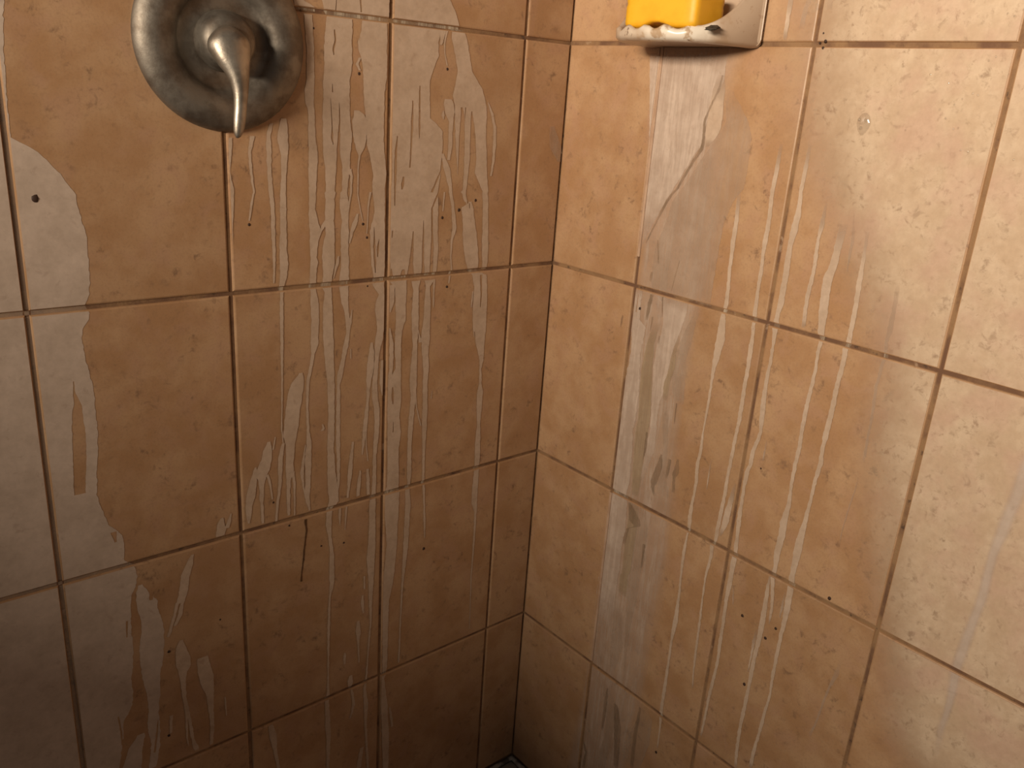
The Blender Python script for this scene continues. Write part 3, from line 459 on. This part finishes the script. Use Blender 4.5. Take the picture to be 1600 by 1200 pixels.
 (3, [(-1967,-212,-2047,-159),(-1991,-502,-2212,-351),(-2103,-795,-2292,-661),(-2111,-1101,-2270,-986),(-1997,-1830,-2194,-1678)], []),
 (3, [(-2673,-96,-2789,-17),(-2685,-384,-2973,-180),(-2508,-967,-2979,-618),(-2540,-1410,-2870,-1155)], []),
 (7, [(-2959,10239,-6774,9939),(-2999,9603,-6792,9486),(-3051,9109,-6779,9133),(-3222,8436,-6907,8650),(-3563,7768,-6929,8146),(-3945,7289,-6917,7749),(-4300,6818,-7019,7358),(-4593,6343,-7123,6962),(-4864,5869,-7228,6559),(-4814,5290,-7222,6112),(-4964,4762,-7331,5691),(-5174,4048,-7422,5092),(-5365,3522,-7479,4623),(-5557,2991,-7594,4172),(-5800,2043,-7676,3326),(-6184,452,-8004,2032)], []),
 (9, [(-2614,8811,-2637,8811),(-2579,8650,-2611,8651),(-2512,8504,-2544,8505),(-2434,8299,-2472,8301),(-2452,8059,-2490,8062),(-2434,7964,-2492,7969),(-2345,7823,-2394,7828),(-2230,7618,-2279,7624),(-2140,7451,-2185,7456),(-2065,7362,-2104,7367),(-1991,7251,-2035,7257),(-1907,7056,-1939,7061),(-1805,6833,-1832,6837),(-1751,6697,-1770,6700)], []),
 (9, [(-1638,5553,-1675,5562),(-1641,5394,-1681,5404),(-1646,5164,-1686,5175),(-1650,4931,-1674,4938)], []),
 (9, [(-1488,5653,-1508,5658),(-1471,5558,-1507,5566),(-1471,5477,-1495,5483)], []),
 (9, [(-1947,6773,-1968,6776),(-2007,6468,-2028,6472)], []),
 (9, [(-2349,6575,-2361,6577),(-2308,6380,-2323,6383),(-2277,6163,-2290,6166)], []),
 (9, [(-1905,6342,-1946,6350),(-1898,6211,-1931,6218)], []),
 (9, [(-1946,6048,-1995,6059),(-1917,5910,-1977,5924),(-1907,5687,-1951,5698)], []),
 (9, [(-2142,6091,-2161,6095),(-2179,5797,-2200,5802)], []),
 (9, [(-2015,5757,-2042,5764),(-2007,5556,-2029,5562)], []),
 (9, [(-2175,5532,-2201,5539),(-2178,5422,-2197,5427)], []),
 (9, [(-2160,4146,-2199,4160),(-2172,3885,-2211,3900),(-2165,3736,-2182,3743)], []),
 (9, [(-2463,3924,-2490,3934),(-2411,3711,-2525,3756),(-2352,3492,-2481,3545),(-2378,3404,-2428,3425),(-2433,3279,-2455,3288)], []),
 (9, [(-2602,3906,-2655,3926),(-2594,3783,-2653,3807),(-2599,3617,-2631,3630)], []),
 (9, [(-2744,3961,-2780,3975),(-2704,3732,-2808,3774),(-2721,3667,-2757,3682),(-2738,3458,-2786,3478)], []),
 (9, [(-2599,4716,-2624,4725),(-2612,4424,-2632,4431)], []),
 (9, [(-2004,2992,-2045,3010),(-2065,2735,-2253,2821),(-2182,2685,-2282,2731),(-2024,2586,-2083,2613),(-1987,2303,-2052,2335)], []),
 (9, [(-2366,2487,-2409,2507),(-2380,2100,-2409,2115)], []),
 (9, [(-2036,-227,-2061,-210),(-2018,-544,-2082,-501),(-2026,-849,-2071,-817),(-2030,-1034,-2063,-1011)], []),
 (9, [(-2220,-406,-2283,-363),(-2281,-823,-2418,-725),(-2343,-1245,-2443,-1170),(-2372,-1540,-2460,-1472)], []),
 (9, [(-2705,-133,-2734,-113),(-2679,-388,-2744,-342),(-2662,-701,-2733,-649),(-2686,-1297,-2752,-1246)], []),
 (9, [(-1615,-1430,-1642,-1410),(-1748,-1692,-1795,-1656),(-1713,-2050,-1778,-1999)], []),
 (10, [(-2053,5678,-2174,5708),(-1988,5371,-2111,5404),(-1948,5018,-2130,5071),(-1954,4788,-2157,4850),(-1995,4328,-2208,4401),(-1982,4083,-2194,4158),(-1996,3795,-2181,3864),(-2017,3455,-2175,3519),(-2048,3114,-2169,3166)], []),
 (10, [(-2489,5614,-2527,5624),(-2433,5381,-2498,5399),(-2416,5155,-2507,5181),(-2359,4912,-2451,4941),(-2373,4688,-2447,4713)], []),
 (10, [(-2017,3049,-2205,3131),(-2045,2596,-2214,2674),(-2035,2193,-2212,2281),(-2054,1852,-2203,1929),(-2016,1778,-2166,1856),(-2040,1459,-2182,1536)], []),
]
SPECKS_LEFT = [(-6791,7206,32),(-4690,6869,15),(-3238,6815,16),(-3183,6647,14),(-2051,6848,17),(-1785,6940,20),(-1515,7059,18),(-1931,5913,15),(-3166,6033,10),(-2152,1947,22),(-3834,2524,13),(-3495,2466,14),(-3877,8977,10),(-2062,8678,15),(-3307,8545,16),(-4497,3360,13),(-5899,1708,18),(-5979,477,19),(-4288,2969,13),(-5250,1915,11)]
SPECKS_RIGHT = [(-4110,2278,20),(-4482,2158,20),(-4314,1343,21),(-4001,4323,12),(-5175,3121,21),(-1788,5819,22),(-3114,-667,21),(-4592,2366,17),(-3830,9258,11),(-3853,9114,15),(-3868,9183,17),(-3805,9164,12)]
DROPS = [(-5042,8886,9),(-5234,8813,9),(-5475,8730,9),(-5517,8885,9),(-5393,8677,9),(-5278,8497,9),(-5374,8409,9),(-5416,8419,9),(-5485,8221,9),(-5554,8212,9),(-5549,9016,9),(-5603,9051,9),(-5618,9411,9),(-5966,8180,9),(-4915,8361,9),(-5331,8624,9),(-5524,8718,9),(-5207,8573,9),(-5677,9390,9)]
BUBBLE = [(-4469,8390,81),(-4418,8430,22),(-4489,8429,22),(-4449,8350,22)]


def edge(rows, k):
    pts = sorted(((r[k + 1] * 1e-4, r[k] * 1e-4) for r in rows), reverse=True)
    def f(z):
        if z >= pts[0][0]: return pts[0][1]
        if z <= pts[-1][0]: return pts[-1][1]
        for (z0, u0), (z1, u1) in zip(pts, pts[1:]):
            if z1 <= z <= z0:
                t = 0 if z0 == z1 else (z0 - z) / (z0 - z1)
                return u0 + (u1 - u0) * t
        return pts[-1][1]
    return f, pts[0][0], pts[-1][0]

def ribbon(rows, seed, rough):
    """left and right limits of a film at any height, or None outside it"""
    fa, ta, ba = edge(rows, 0)
    fb, tb, bb = edge(rows, 2)
    top, bot = (ta + tb) / 2, (ba + bb) / 2
    def span(z):
        if z > top or z < bot: return None
        a, b = fa(z), fb(z)
        if b < a: a, b = b, a
        w = b - a
        am = min(rough, w * 0.22)
        n = lambda q: (noise.noise(Vector((seed * 3.7 + q, z * 190, 0.3))) + 0.6 * noise.noise(Vector((seed * 1.3 + q, z * 520, 4.1))))
        a += am * n(0); b += am * n(50)
        return (a, b) if b - a > 0.0001 else None
    return span, top, bot

def subtract(spans, hole):
    if hole is None: return spans
    out = []
    for a, b in spans:
        if hole[1] <= a or hole[0] >= b: out.append((a, b)); continue
        if hole[0] > a: out.append((a, hole[0]))
        if hole[1] < b: out.append((hole[1], b))
    return [s for s in out if s[1] - s[0] > 0.0001]

def build_streak(idx, spec, left, wall, cols):
    kind, rows, holes = spec
    soft = kind in (2, 7, 8)
    rough = 0.0 if soft else (0.0011 if kind in (1, 3, 6) else 0.0008)
    span, top, bot = ribbon(rows, idx + (0 if left else 400), rough)
    hs = [ribbon(h, idx * 7 + 900 + i, 0.0006)[0] for i, h in enumerate(holes)]
    step = 0.012 if soft else (0.0022 if top - bot > 0.02 else 0.0011)
    n = max(3, int((top - bot) / step))
    # heights of the horizontal joints split the film so that it follows the tile faces
    zs = [top + (bot - top) * i / n for i in range(n + 1)]
    mar = 0.0015
    for r in ROWS:
        for d in (-GW / 2 - mar, -GW / 2, GW / 2, GW / 2 + mar):
            if bot < r + d < top: zs.append(r + d)
    zs = sorted(set(zs), reverse=True)
    fade = 0.0
    ucuts = []
    for c in cols:
        for d in (-GW / 2 - mar, -GW / 2, GW / 2, GW / 2 + mar): ucuts.append(c + d if c else d)
    bm = bmesh.new()
    lay = bm.verts.layers.float.new('cover')
    faces_joint = set()
    lvl = 0.00030 + 0.00002 * (idx % 9) + (0.00022 if kind in (0, 3, 6, 5, 8) else 0.00042 if kind in (9, 10) else 0.0)
    nx = 8 if soft else 1
    def zone(v, lines):
        for l in lines:
            if abs(v - l) < GW / 2: return 2
            if abs(v - l) < GW / 2 + mar: return 1
        return 0
    def put(u, z, dep, cov):
        p = (u, -dep, z) if left else (-dep, u, z)
        v = bm.verts.new(p); v[lay] = cov
        return v
    def cover(u, z, s):
        if not soft:
            if left: return 1.0
            if kind == 6: return max(0.0, min(1.0, (top - z) / 0.02 + 0.3, (z - bot) / 0.07))
            if kind == 9: return min(1.0, 0.3 + (z - bot) / 0.01)
            return max(0.0, min(1.0, (top - z) / 0.035 + 0.1, (z - bot) / 0.012 + 0.2))
        t = (u - s[0]) / max(1e-6, s[1] - s[0])
        ew = 0.16 if kind == 2 else 0.22
        c = min(1, (1 - t) / ew, t / (ew * 1.6)) if kind == 2 else min(1, (1 - t) / 0.38) if kind == 7 else min(1, t / 0.4, (1 - t) / 0.4)
        e = min(1, (top - z) / 0.03 if kind in (2, 8) else 1, (z - bot) / 0.08)
        return max(0.0, c) * max(0.0, min(1, e + (0.35 if kind == 2 else 0)))
    curd = False
    for z0, z1 in zip(zs, zs[1:]):
        zm = (z0 + z1) / 2
        zz = zone(zm, ROWS)
        if zz == 1: continue
        s0, s1 = span(z0), span(z1)
        sm = span(zm)
        if sm is None: continue
        s0 = s0 or sm; s1 = s1 or sm
        A, B = [s0], [s1]
        for h in hs:
            A, B = subtract(A, h(z0)), subtract(B, h(z1))
        if len(A) != len(B):
            C = [sm]
            for h in hs: C = subtract(C, h(zm))
            A = B = C
        for (a0, a1), (b0, b1) in zip(A, B):
            lo, hi = min(a0, b0), max(a1, b1)
            cuts = [(a0 + (a1 - a0) * i / nx, b0 + (b1 - b0) * i / nx) for i in range(nx + 1)]
            near = [c for c in ucuts if lo < c < hi]
            for c in near:
                cuts.append((max(a0, min(a1, c)), max(b0, min(b1, c))))
            if nx > 1 and near:      # keep columns from crossing a joint edge on their way down
                cuts = [q for q in cuts if q[0] == q[1] or not any((q[0] - c) * (q[1] - c) < 0 for c in near) or q in (cuts[0], cuts[nx])]
            cuts = sorted(set(cuts), key=lambda q: q[0] + q[1])
            for (p0, q0), (p1, q1) in zip(cuts, cuts[1:]):
                if (p1 - p0) + (q1 - q0) < 2e-6: continue
                um = (p0 + p1 + q0 + q1) / 4
                if um > -0.0012: continue
                uz = zone(um, cols[1:])
                if uz == 1: continue
                joint = uz == 2 or zz == 2
                if joint and (soft or kind in (4, 9, 10)): continue
                if uz == 2 and not (kind == 1): continue
                dep = lvl if not joint else (-REC + 0.0002 + (0.0010 if kind in (2, 6) and uz == 2 else 0.0))
                q = []
                for u, sp, z in ((p0, (a0, a1), z0), (p1, (a0, a1), z0), (q1, (b0, b1), z1), (q0, (b0, b1), z1)):
                    q.append(put(u, z, dep, cover(u, z, sp)))
                f = bm.faces.new(q)
                if joint: f.material_index = 1; curd = True
    if not bm.faces:
        bm.free(); return
    bmesh.ops.remove_doubles(bm, verts=bm.verts[:], dist=1e-6)
    name = {4: 'rust_drip', 2: 'cloudy_soap_film', 7: 'soap_haze', 1: 'dried_soap_film', 8: 'smeared_soap_film', 9: 'grime_streak', 10: 'soap_film_patch'}.get(kind, 'soap_streak')
    o = link_mesh(name, bm, FILM[kind], wall)
    o.data.materials.append(FILM[5] if kind == 1 else M_CURD)
    return o

for i, sp in enumerate(STREAKS_LEFT): build_streak(i, sp, True, wall_left, COLS_L)
for i, sp in enumerate(STREAKS_RIGHT): build_streak(i, sp, False, wall_right, COLS_R)

# joint on the right wall that soap has filled flush with the tiles
M_FILLED = plain_material('soap_filled_grout', (0.50, 0.335, 0.23), 0.6, (0.42, 0.265, 0.175), 40, 0.2)
for z0, z1 in ((0.650, 0.9125), (0.004, 0.300)):
    bm = box_bm(-0.0001, REC + 0.001, COLS_R[1] - GW / 2, COLS_R[1] + GW / 2, z0, z1, 0.0003, 1)
    link_mesh('soap_filled_joint', bm, M_FILLED, wall_right)

# little dark specks where drips dried
def speck(u, z, r, left, wall, s):
    bm = bmesh.new()
    bmesh.ops.create_icosphere(bm, subdivisions=2, radius=1.0)
    for v in bm.verts:
        n = 1 + 0.35 * noise.noise(v.co * 1.7 + Vector((s, 0, 0)))
        c = v.co * n
        v.co = Vector((c.x * r, c.y * r * 0.35, c.z * r * 1.15)) if left else Vector((c.x * r * 0.35, c.y * r, c.z * r * 1.15))
    o = link_mesh('mildew_speck', bm, M_SPECK, wall, True)
    o.location = (u, -0.0002, z) if left else (-0.0002, u, z)
for i, (u, z, r) in enumerate(SPECKS_LEFT): speck(u * 1e-4, z * 1e-4, r * 1e-4, True, wall_left, i)
for i, (u, z, r) in enumerate(SPECKS_RIGHT): speck(u * 1e-4, z * 1e-4, r * 1e-4, False, wall_right, i + 40)

# ------------------------------------------------------------------ shower pan
def make_pan():
    root = bpy.data.objects.new('shower_pan', None); COL.objects.link(root)
    root.location = (-0.55, -0.60, -0.45)
    tag(root, 'pale shower pan whose ledge meets the tiles in the corner', 'shower pan')
    bm = bmesh.new()
    def ring(ins, z, n=10, rad=0.06):
        x0, x1, y0, y1 = -1.10 + ins, -0.004 - ins, -1.19 + ins, -0.004 - ins
        pts = []
        for cx, cy, a0 in ((x1, y1, 0), (x0, y1, 90), (x0, y0, 180), (x1, y0, 270)):
            rr = max(0.0005, rad if ins > 0.02 else 0.0005)
            for i in range(n + 1):
                a = math.radians(a0 + 90 * i / n)
                sx = -1 if cx == x1 else 1; sy = -1 if cy == y1 else 1
                pts.append((cx + sx * rr + rr * math.cos(a), cy + sy * rr + rr * math.sin(a), z))
        return [bm.verts.new(p) for p in pts]
    prof = [(0.0, -0.45), (0.0, -0.318), (0.002, -0.3135), (0.030, -0.3145), (0.040, -0.318), (0.046, -0.328), (0.055, -0.40), (0.075, -0.425), (0.12, -0.43)]
    rings = [ring(*p) for p in prof]
    for a, b in zip(rings, rings[1:]):
        for i in range(len(a)):
            j = (i + 1) % len(a)
            bm.faces.new((a[i], a[j], b[j], b[i]))
    bm.faces.new(rings[-1]); bm.faces.new(list(reversed(rings[0])))
    bmesh.ops.recalc_face_normals(bm, faces=bm.faces[:])
    bmesh.ops.translate(bm, verts=bm.verts[:], vec=-root.location)
    link_mesh('basin', bm, M_PAN, root, True)
    # bead of caulk along both walls
    bm = bmesh.new()
    path = [Vector((-1.10, -0.003, -0.3095)), Vector((-0.003, -0.003, -0.3095)), Vector((-0.003, -1.19, -0.3095))]
    segs = []
    for k in range(len(path) - 1):
        for i in range(60 + (k == 1)):
            p = path[k].lerp(path[k + 1], i / 60)
            segs.append((p, k))
    prev = None
    for p, k in segs:
        r = 0.0042 * (1 + 0.25 * noise.noise(p * 30))
        dirv = Vector((0, -1, 0)) if k == 0 else Vector((-1, 0, 0))
        if p == path[1]: dirv = Vector((-1, -1, 0))
        cur = [bm.verts.new(p + dirv * r * math.cos(a) + Vector((0, 0, r * math.sin(a)))) for a in [i * math.tau / 8 for i in range(8)]]
        if prev:
            for i in range(8): bm.faces.new((prev[i], prev[(i + 1) % 8], cur[(i + 1) % 8], cur[i]))
        prev = cur
    bmesh.ops.recalc_face_normals(bm, faces=bm.faces[:])
    bmesh.ops.translate(bm, verts=bm.verts[:], vec=-root.location)
    link_mesh('caulk_bead', bm, M_CAULK, root, True)
make_pan()

# ------------------------------------------------------------------ shower valve
def lathe_bm(prof, n=96):
    """prof of (radius, height); axis along -y"""
    bm = bmesh.new()
    rings = []
    for r, h in prof:
        if r < 1e-6: rings.append([bm.verts.new((0, -h, 0))])
        else: rings.append([bm.verts.new((r * math.cos(math.tau * i / n), -h, r * math.sin(math.tau * i / n))) for i in range(n)])
    for a, b in zip(rings, rings[1:]):
        for i in range(n):
            j = (i + 1) % n
            if len(b) == 1: bm.faces.new((a[i], a[j], b[0]))
            elif len(a) == 1: bm.faces.new((a[0], b[j], b[i]))
            else: bm.faces.new((a[i], a[j], b[j], b[i]))
    bmesh.ops.recalc_face_normals(bm, faces=bm.faces[:])
    return bm

def smooth_path(pts, m=8):
    """Catmull-Rom through tuples"""
    out = []
    P = [pts[0]] + list(pts) + [pts[-1]]
    for i in range(1, len(P) - 2):
        for k in range(m):
            t = k / m
            out.append(tuple(0.5 * (2 * b + (c - a) * t + (2 * a - 5 * b + 4 * c - d) * t * t + (3 * b - a - 3 * c + d) * t ** 3)
                             for a, b, c, d in zip(P[i - 1], P[i], P[i + 1], P[i + 2])))
    out.append(tuple(pts[-1]))
    return out

def make_valve():
    root = bpy.data.objects.new('shower_valve', None); COL.objects.link(root)
    root.location = (-0.4915, 0.0, 0.8755)
    tag(root, 'tarnished metal shower valve with round plate and drooping lever', 'shower valve')
    prof = [(0.0890, -0.0002), (0.0893, 0.002), (0.0888, 0.005), (0.0868, 0.0085), (0.0830, 0.0120), (0.0770, 0.0150), (0.0700, 0.0165),
            (0.0630, 0.0160), (0.0570, 0.0142), (0.0530, 0.0118), (0.0500, 0.0088), (0.0470, 0.0055), (0.0420, 0.0036), (0.0360, 0.0030), (0.0300, 0.0030), (0.0, 0.0030)]
    link_mesh('escutcheon_plate', lathe_bm(smooth_path(prof, 4)[:-1] + [(0.0, 0.003)]), M_METAL, root, True)
    hub = link_mesh('hub', lathe_bm(smooth_path([(0.0300, 0.002), (0.0296, 0.010), (0.0285, 0.017), (0.0265, 0.023), (0.0225, 0.0275), (0.0150, 0.0300), (0.0, 0.0305)], 4)), M_METAL, root, True)
    # lever: swelling out of the hub, then tapering down to a point
    pts = [(-0.006, 0.022, 0.006, 0.004, 0.004), (-0.006, 0.027, 0.004, 0.015, 0.013), (-0.006, 0.033, -0.004, 0.0215, 0.016), (-0.005, 0.040, -0.016, 0.0185, 0.0125),
           (-0.003, 0.0455, -0.030, 0.0120, 0.0090), (-0.002, 0.048, -0.045, 0.0082, 0.0068), (-0.003, 0.049, -0.060, 0.0066, 0.0056), (-0.005, 0.050, -0.075, 0.0062, 0.0050),
           (-0.007, 0.051, -0.085, 0.0050, 0.0042), (-0.008, 0.0515, -0.0905, 0.0028, 0.0024), (-0.008, 0.0517, -0.0920, 0.0008, 0.0008)]
    bm = bmesh.new()
    P = smooth_path(pts, 6)
    n = 24; prev = None
    for i, (x, h, z, ra, rb) in enumerate(P):
        a = Vector(P[max(0, i - 1)][:3]); b = Vector(P[min(len(P) - 1, i + 1)][:3])
        d = Vector((b.x - a.x, -(b.y - a.y), b.z - a.z)).normalized()
        side = Vector((1, 0, 0)) - d * d.x
        side.normalize(); nrm = side.cross(d).normalized()
        c = Vector((x, -h, z))
        cur = [bm.verts.new(c + side * ra * math.cos(math.tau * k / n) + nrm * rb * math.sin(math.tau * k / n)) for k in range(n)]
        if prev:
            for k in range(n): bm.faces.new((prev[k], prev[(k + 1) % n], cur[(k + 1) % n], cur[k]))
        else: bm.faces.new(cur)
        prev = cur
    bm.faces.new(prev)
    bmesh.ops.recalc_face_normals(bm, faces=bm.faces[:])
    link_mesh('lever', bm, M_LEVER, root, True)
make_valve()

# ------------------------------------------------------------------ soap dish and soap
DY, DZ = -0.2245, 0.912           # middle of the dish on the wall, height of its underside
def make_dish():
    root = bpy.data.objects.new('soap_dish', None); COL.objects.link(root)
    root.location = (0.0, DY, DZ)
    tag(root, 'chipped off-white ceramic soap dish fixed to the tiles', 'soap dish')
    HW = 0.0865
    # back plate
    bm = box_bm(-0.011, -0.0004, -HW, HW, 0.0, 0.118, 0.007, 4)
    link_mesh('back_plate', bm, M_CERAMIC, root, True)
    # tray: rings of the same outline, from underside to lip to basin
    N = 96
    bm = bmesh.new()
    def outline(t, grow=0.0, depth=0.106):
        # t from 0 (right, at the wall) to 1 (left, at the wall)
        a = math.pi * t
        e = 0.60
        c, s = math.cos(a), math.sin(a)
        y = -(HW - 0.0015 + grow) * math.copysign(abs(c) ** 0.62, c)
        # narrows a little towards the front
        p = (depth + grow) * abs(s) ** 0.62
        y *= 1 - 0.20 * (p / depth) ** 1.6
        return p, y
    def lip(p, y):
        k = max(0.0, 1 - p / 0.098)
        z = 0.0125 + 0.088 * k ** 2.0
        if p > 0.080: z += 0.0022 * math.cos(y * 2 * math.pi / 0.027 + 0.6) * min(1, (p - 0.080) / 0.012)
        return z
    grid = []
    specs = [('under', -0.030), ('under', -0.012), ('edge', -0.004), ('edge2', -0.0005), ('lipout', 0.0), ('liptop', -0.003), ('lipin', -0.007), ('basin', -0.014), ('basin', -0.030), ('basin', -0.055)]
    for kind, grow in specs:
        ring = []
        for i in range(N + 1):
            t = i / N
            p, y = outline(t)
            q, yy = outline(t, grow)
            q = max(q, 0.002 if kind not in ('under',) else 0.002)
            L = lip(p, y)
            z = {'under': -0.0022 * (1 - 0.0), 'edge': -0.0010, 'edge2': 0.0025, 'lipout': max(0.004, L - 0.003), 'liptop': L, 'lipin': L - 0.0022, 'basin': 0.0062}[kind]
            if kind == 'under' and grow < -0.02: z = -0.0005
            ring.append(bm.verts.new((-q, yy, z)))
        grid.append(ring)
    for a, b in zip(grid, grid[1:]):
        for i in range(N): bm.faces.new((a[i], a[i + 1], b[i + 1], b[i]))
    # close underside and basin floor
    bm.faces.new(grid[0]); bm.faces.new(list(reversed(grid[-1])))
    bmesh.ops.recalc_face_normals(bm, faces=bm.faces[:])
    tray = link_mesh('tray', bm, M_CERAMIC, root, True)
    # ridges that keep the soap dry
    for k in range(5):
        y = -0.048 + 0.024 * k
        bm = box_bm(-0.092, -0.018, y - 0.004, y + 0.004, 0.004, 0.0115, 0.0025, 2)
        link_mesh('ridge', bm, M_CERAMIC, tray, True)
    # black grime on the chipped corner
    bm = bmesh.new()
    bmesh.ops.create_icosphere(bm, subdivisions=3, radius=1.0)
    for v in bm.verts:
        c = v.co * (1 + 0.5 * noise.noise(v.co * 2.1))
        v.co = Vector((c.x * 0.011, c.y * 0.006, c.z * 0.0016))
    gr = link_mesh('grime_patch', bm, M_GRIME, tray, True)
    gr.location = (-0.078, -0.0745, 0.0125)
    gr.rotation_euler = (0.15, -0.25, 0.2)
    gr['label'] = 'black grime on the chipped lip'
make_dish()

def make_soap():
    bm = bmesh.new()
    bmesh.ops.create_cube(bm, size=1.0)
    for v in bm.verts: v.co = Vector((v.co.x * 0.056, v.co.y * 0.098, v.co.z * 0.038))
    bmesh.ops.subdivide_edges(bm, edges=bm.edges[:], cuts=11, use_grid_fill=True)
    hx, hy, hz, R = 0.028, 0.049, 0.019, 0.0065
    for v in bm.verts:
        c = v.co
        core = Vector((max(-hx + R, min(hx - R, c.x)), max(-hy + R, min(hy - R, c.y)), max(-hz + R, min(hz - R, c.z))))
        d = c - core
        if d.length > 1e-9: v.co = core + d.normalized() * R
        c = v.co
        if c.z < 0:                       # worn hollow under the bar
            k = max(0.0, 1 - ((c.y - 0.004) / 0.020) ** 2)
            c.z += 0.0058 * k * min(1, -c.z / hz) ** 2
        g = math.exp(-((c.z - 0.006) / 0.0012) ** 2)      # seam round the middle
        c.x -= math.copysign(0.0006 * g, c.x); c.y -= math.copysign(0.0006 * g, c.y)
    o = link_mesh('soap_bar', bm, M_SOAP, None, True)
    o.location = (-0.066, -0.2335, 0.9425)
    o.rotation_euler = (0.0, 0.0, 0.06)
    tag(o, 'bright yellow bar of soap resting in the ceramic dish', 'soap')
make_soap()

# ------------------------------------------------------------------ water on the upper tiles of the right wall
def drop(name, u, z, r, flat, label, group, k=0.0):
    bm = bmesh.new()
    bmesh.ops.create_icosphere(bm, subdivisions=3, radius=1.0)
    for v in bm.verts:
        c = v.co
        w = 1.0 - 0.35 * k * max(0.0, -c.z)
        v.co = Vector((min(c.x, 0.25) * r * flat, c.y * r * w, c.z * r * (1.15 + 0.3 * k)))
    o = link_mesh(name, bm, M_WATER, None, True)
    o.location = (-0.0002 - 0.25 * r * flat, u, z)
    tag(o, label, 'water drop', group)
for u, z, r in DROPS:
    drop('water_drop', u * 1e-4, z * 1e-4, max(0.0010, r * 1e-4), 0.6, 'tiny bead of water on a pale tile beside the soap dish', 'beads of water on the pale tile')
bu = BUBBLE[0]
drop('soapy_drop', bu[0] * 1e-4, bu[1] * 1e-4, bu[2] * 1e-4 * 0.95, 0.30, 'large clear soapy drop with three small bubbles in it on the pale tile', None, 1.0)
for u, z, r in BUBBLE[1:]:
    bm = bmesh.new()
    bmesh.ops.create_icosphere(bm, subdivisions=3, radius=r * 1e-4 * 0.9)
    o = link_mesh('bubble', bm, M_WATER, bpy.data.objects['soapy_drop'], True)
    o.matrix_parent_inverse = Matrix.Identity(4)
    o.location = Vector((-0.0014, u * 1e-4, z * 1e-4)) - bpy.data.objects['soapy_drop'].location
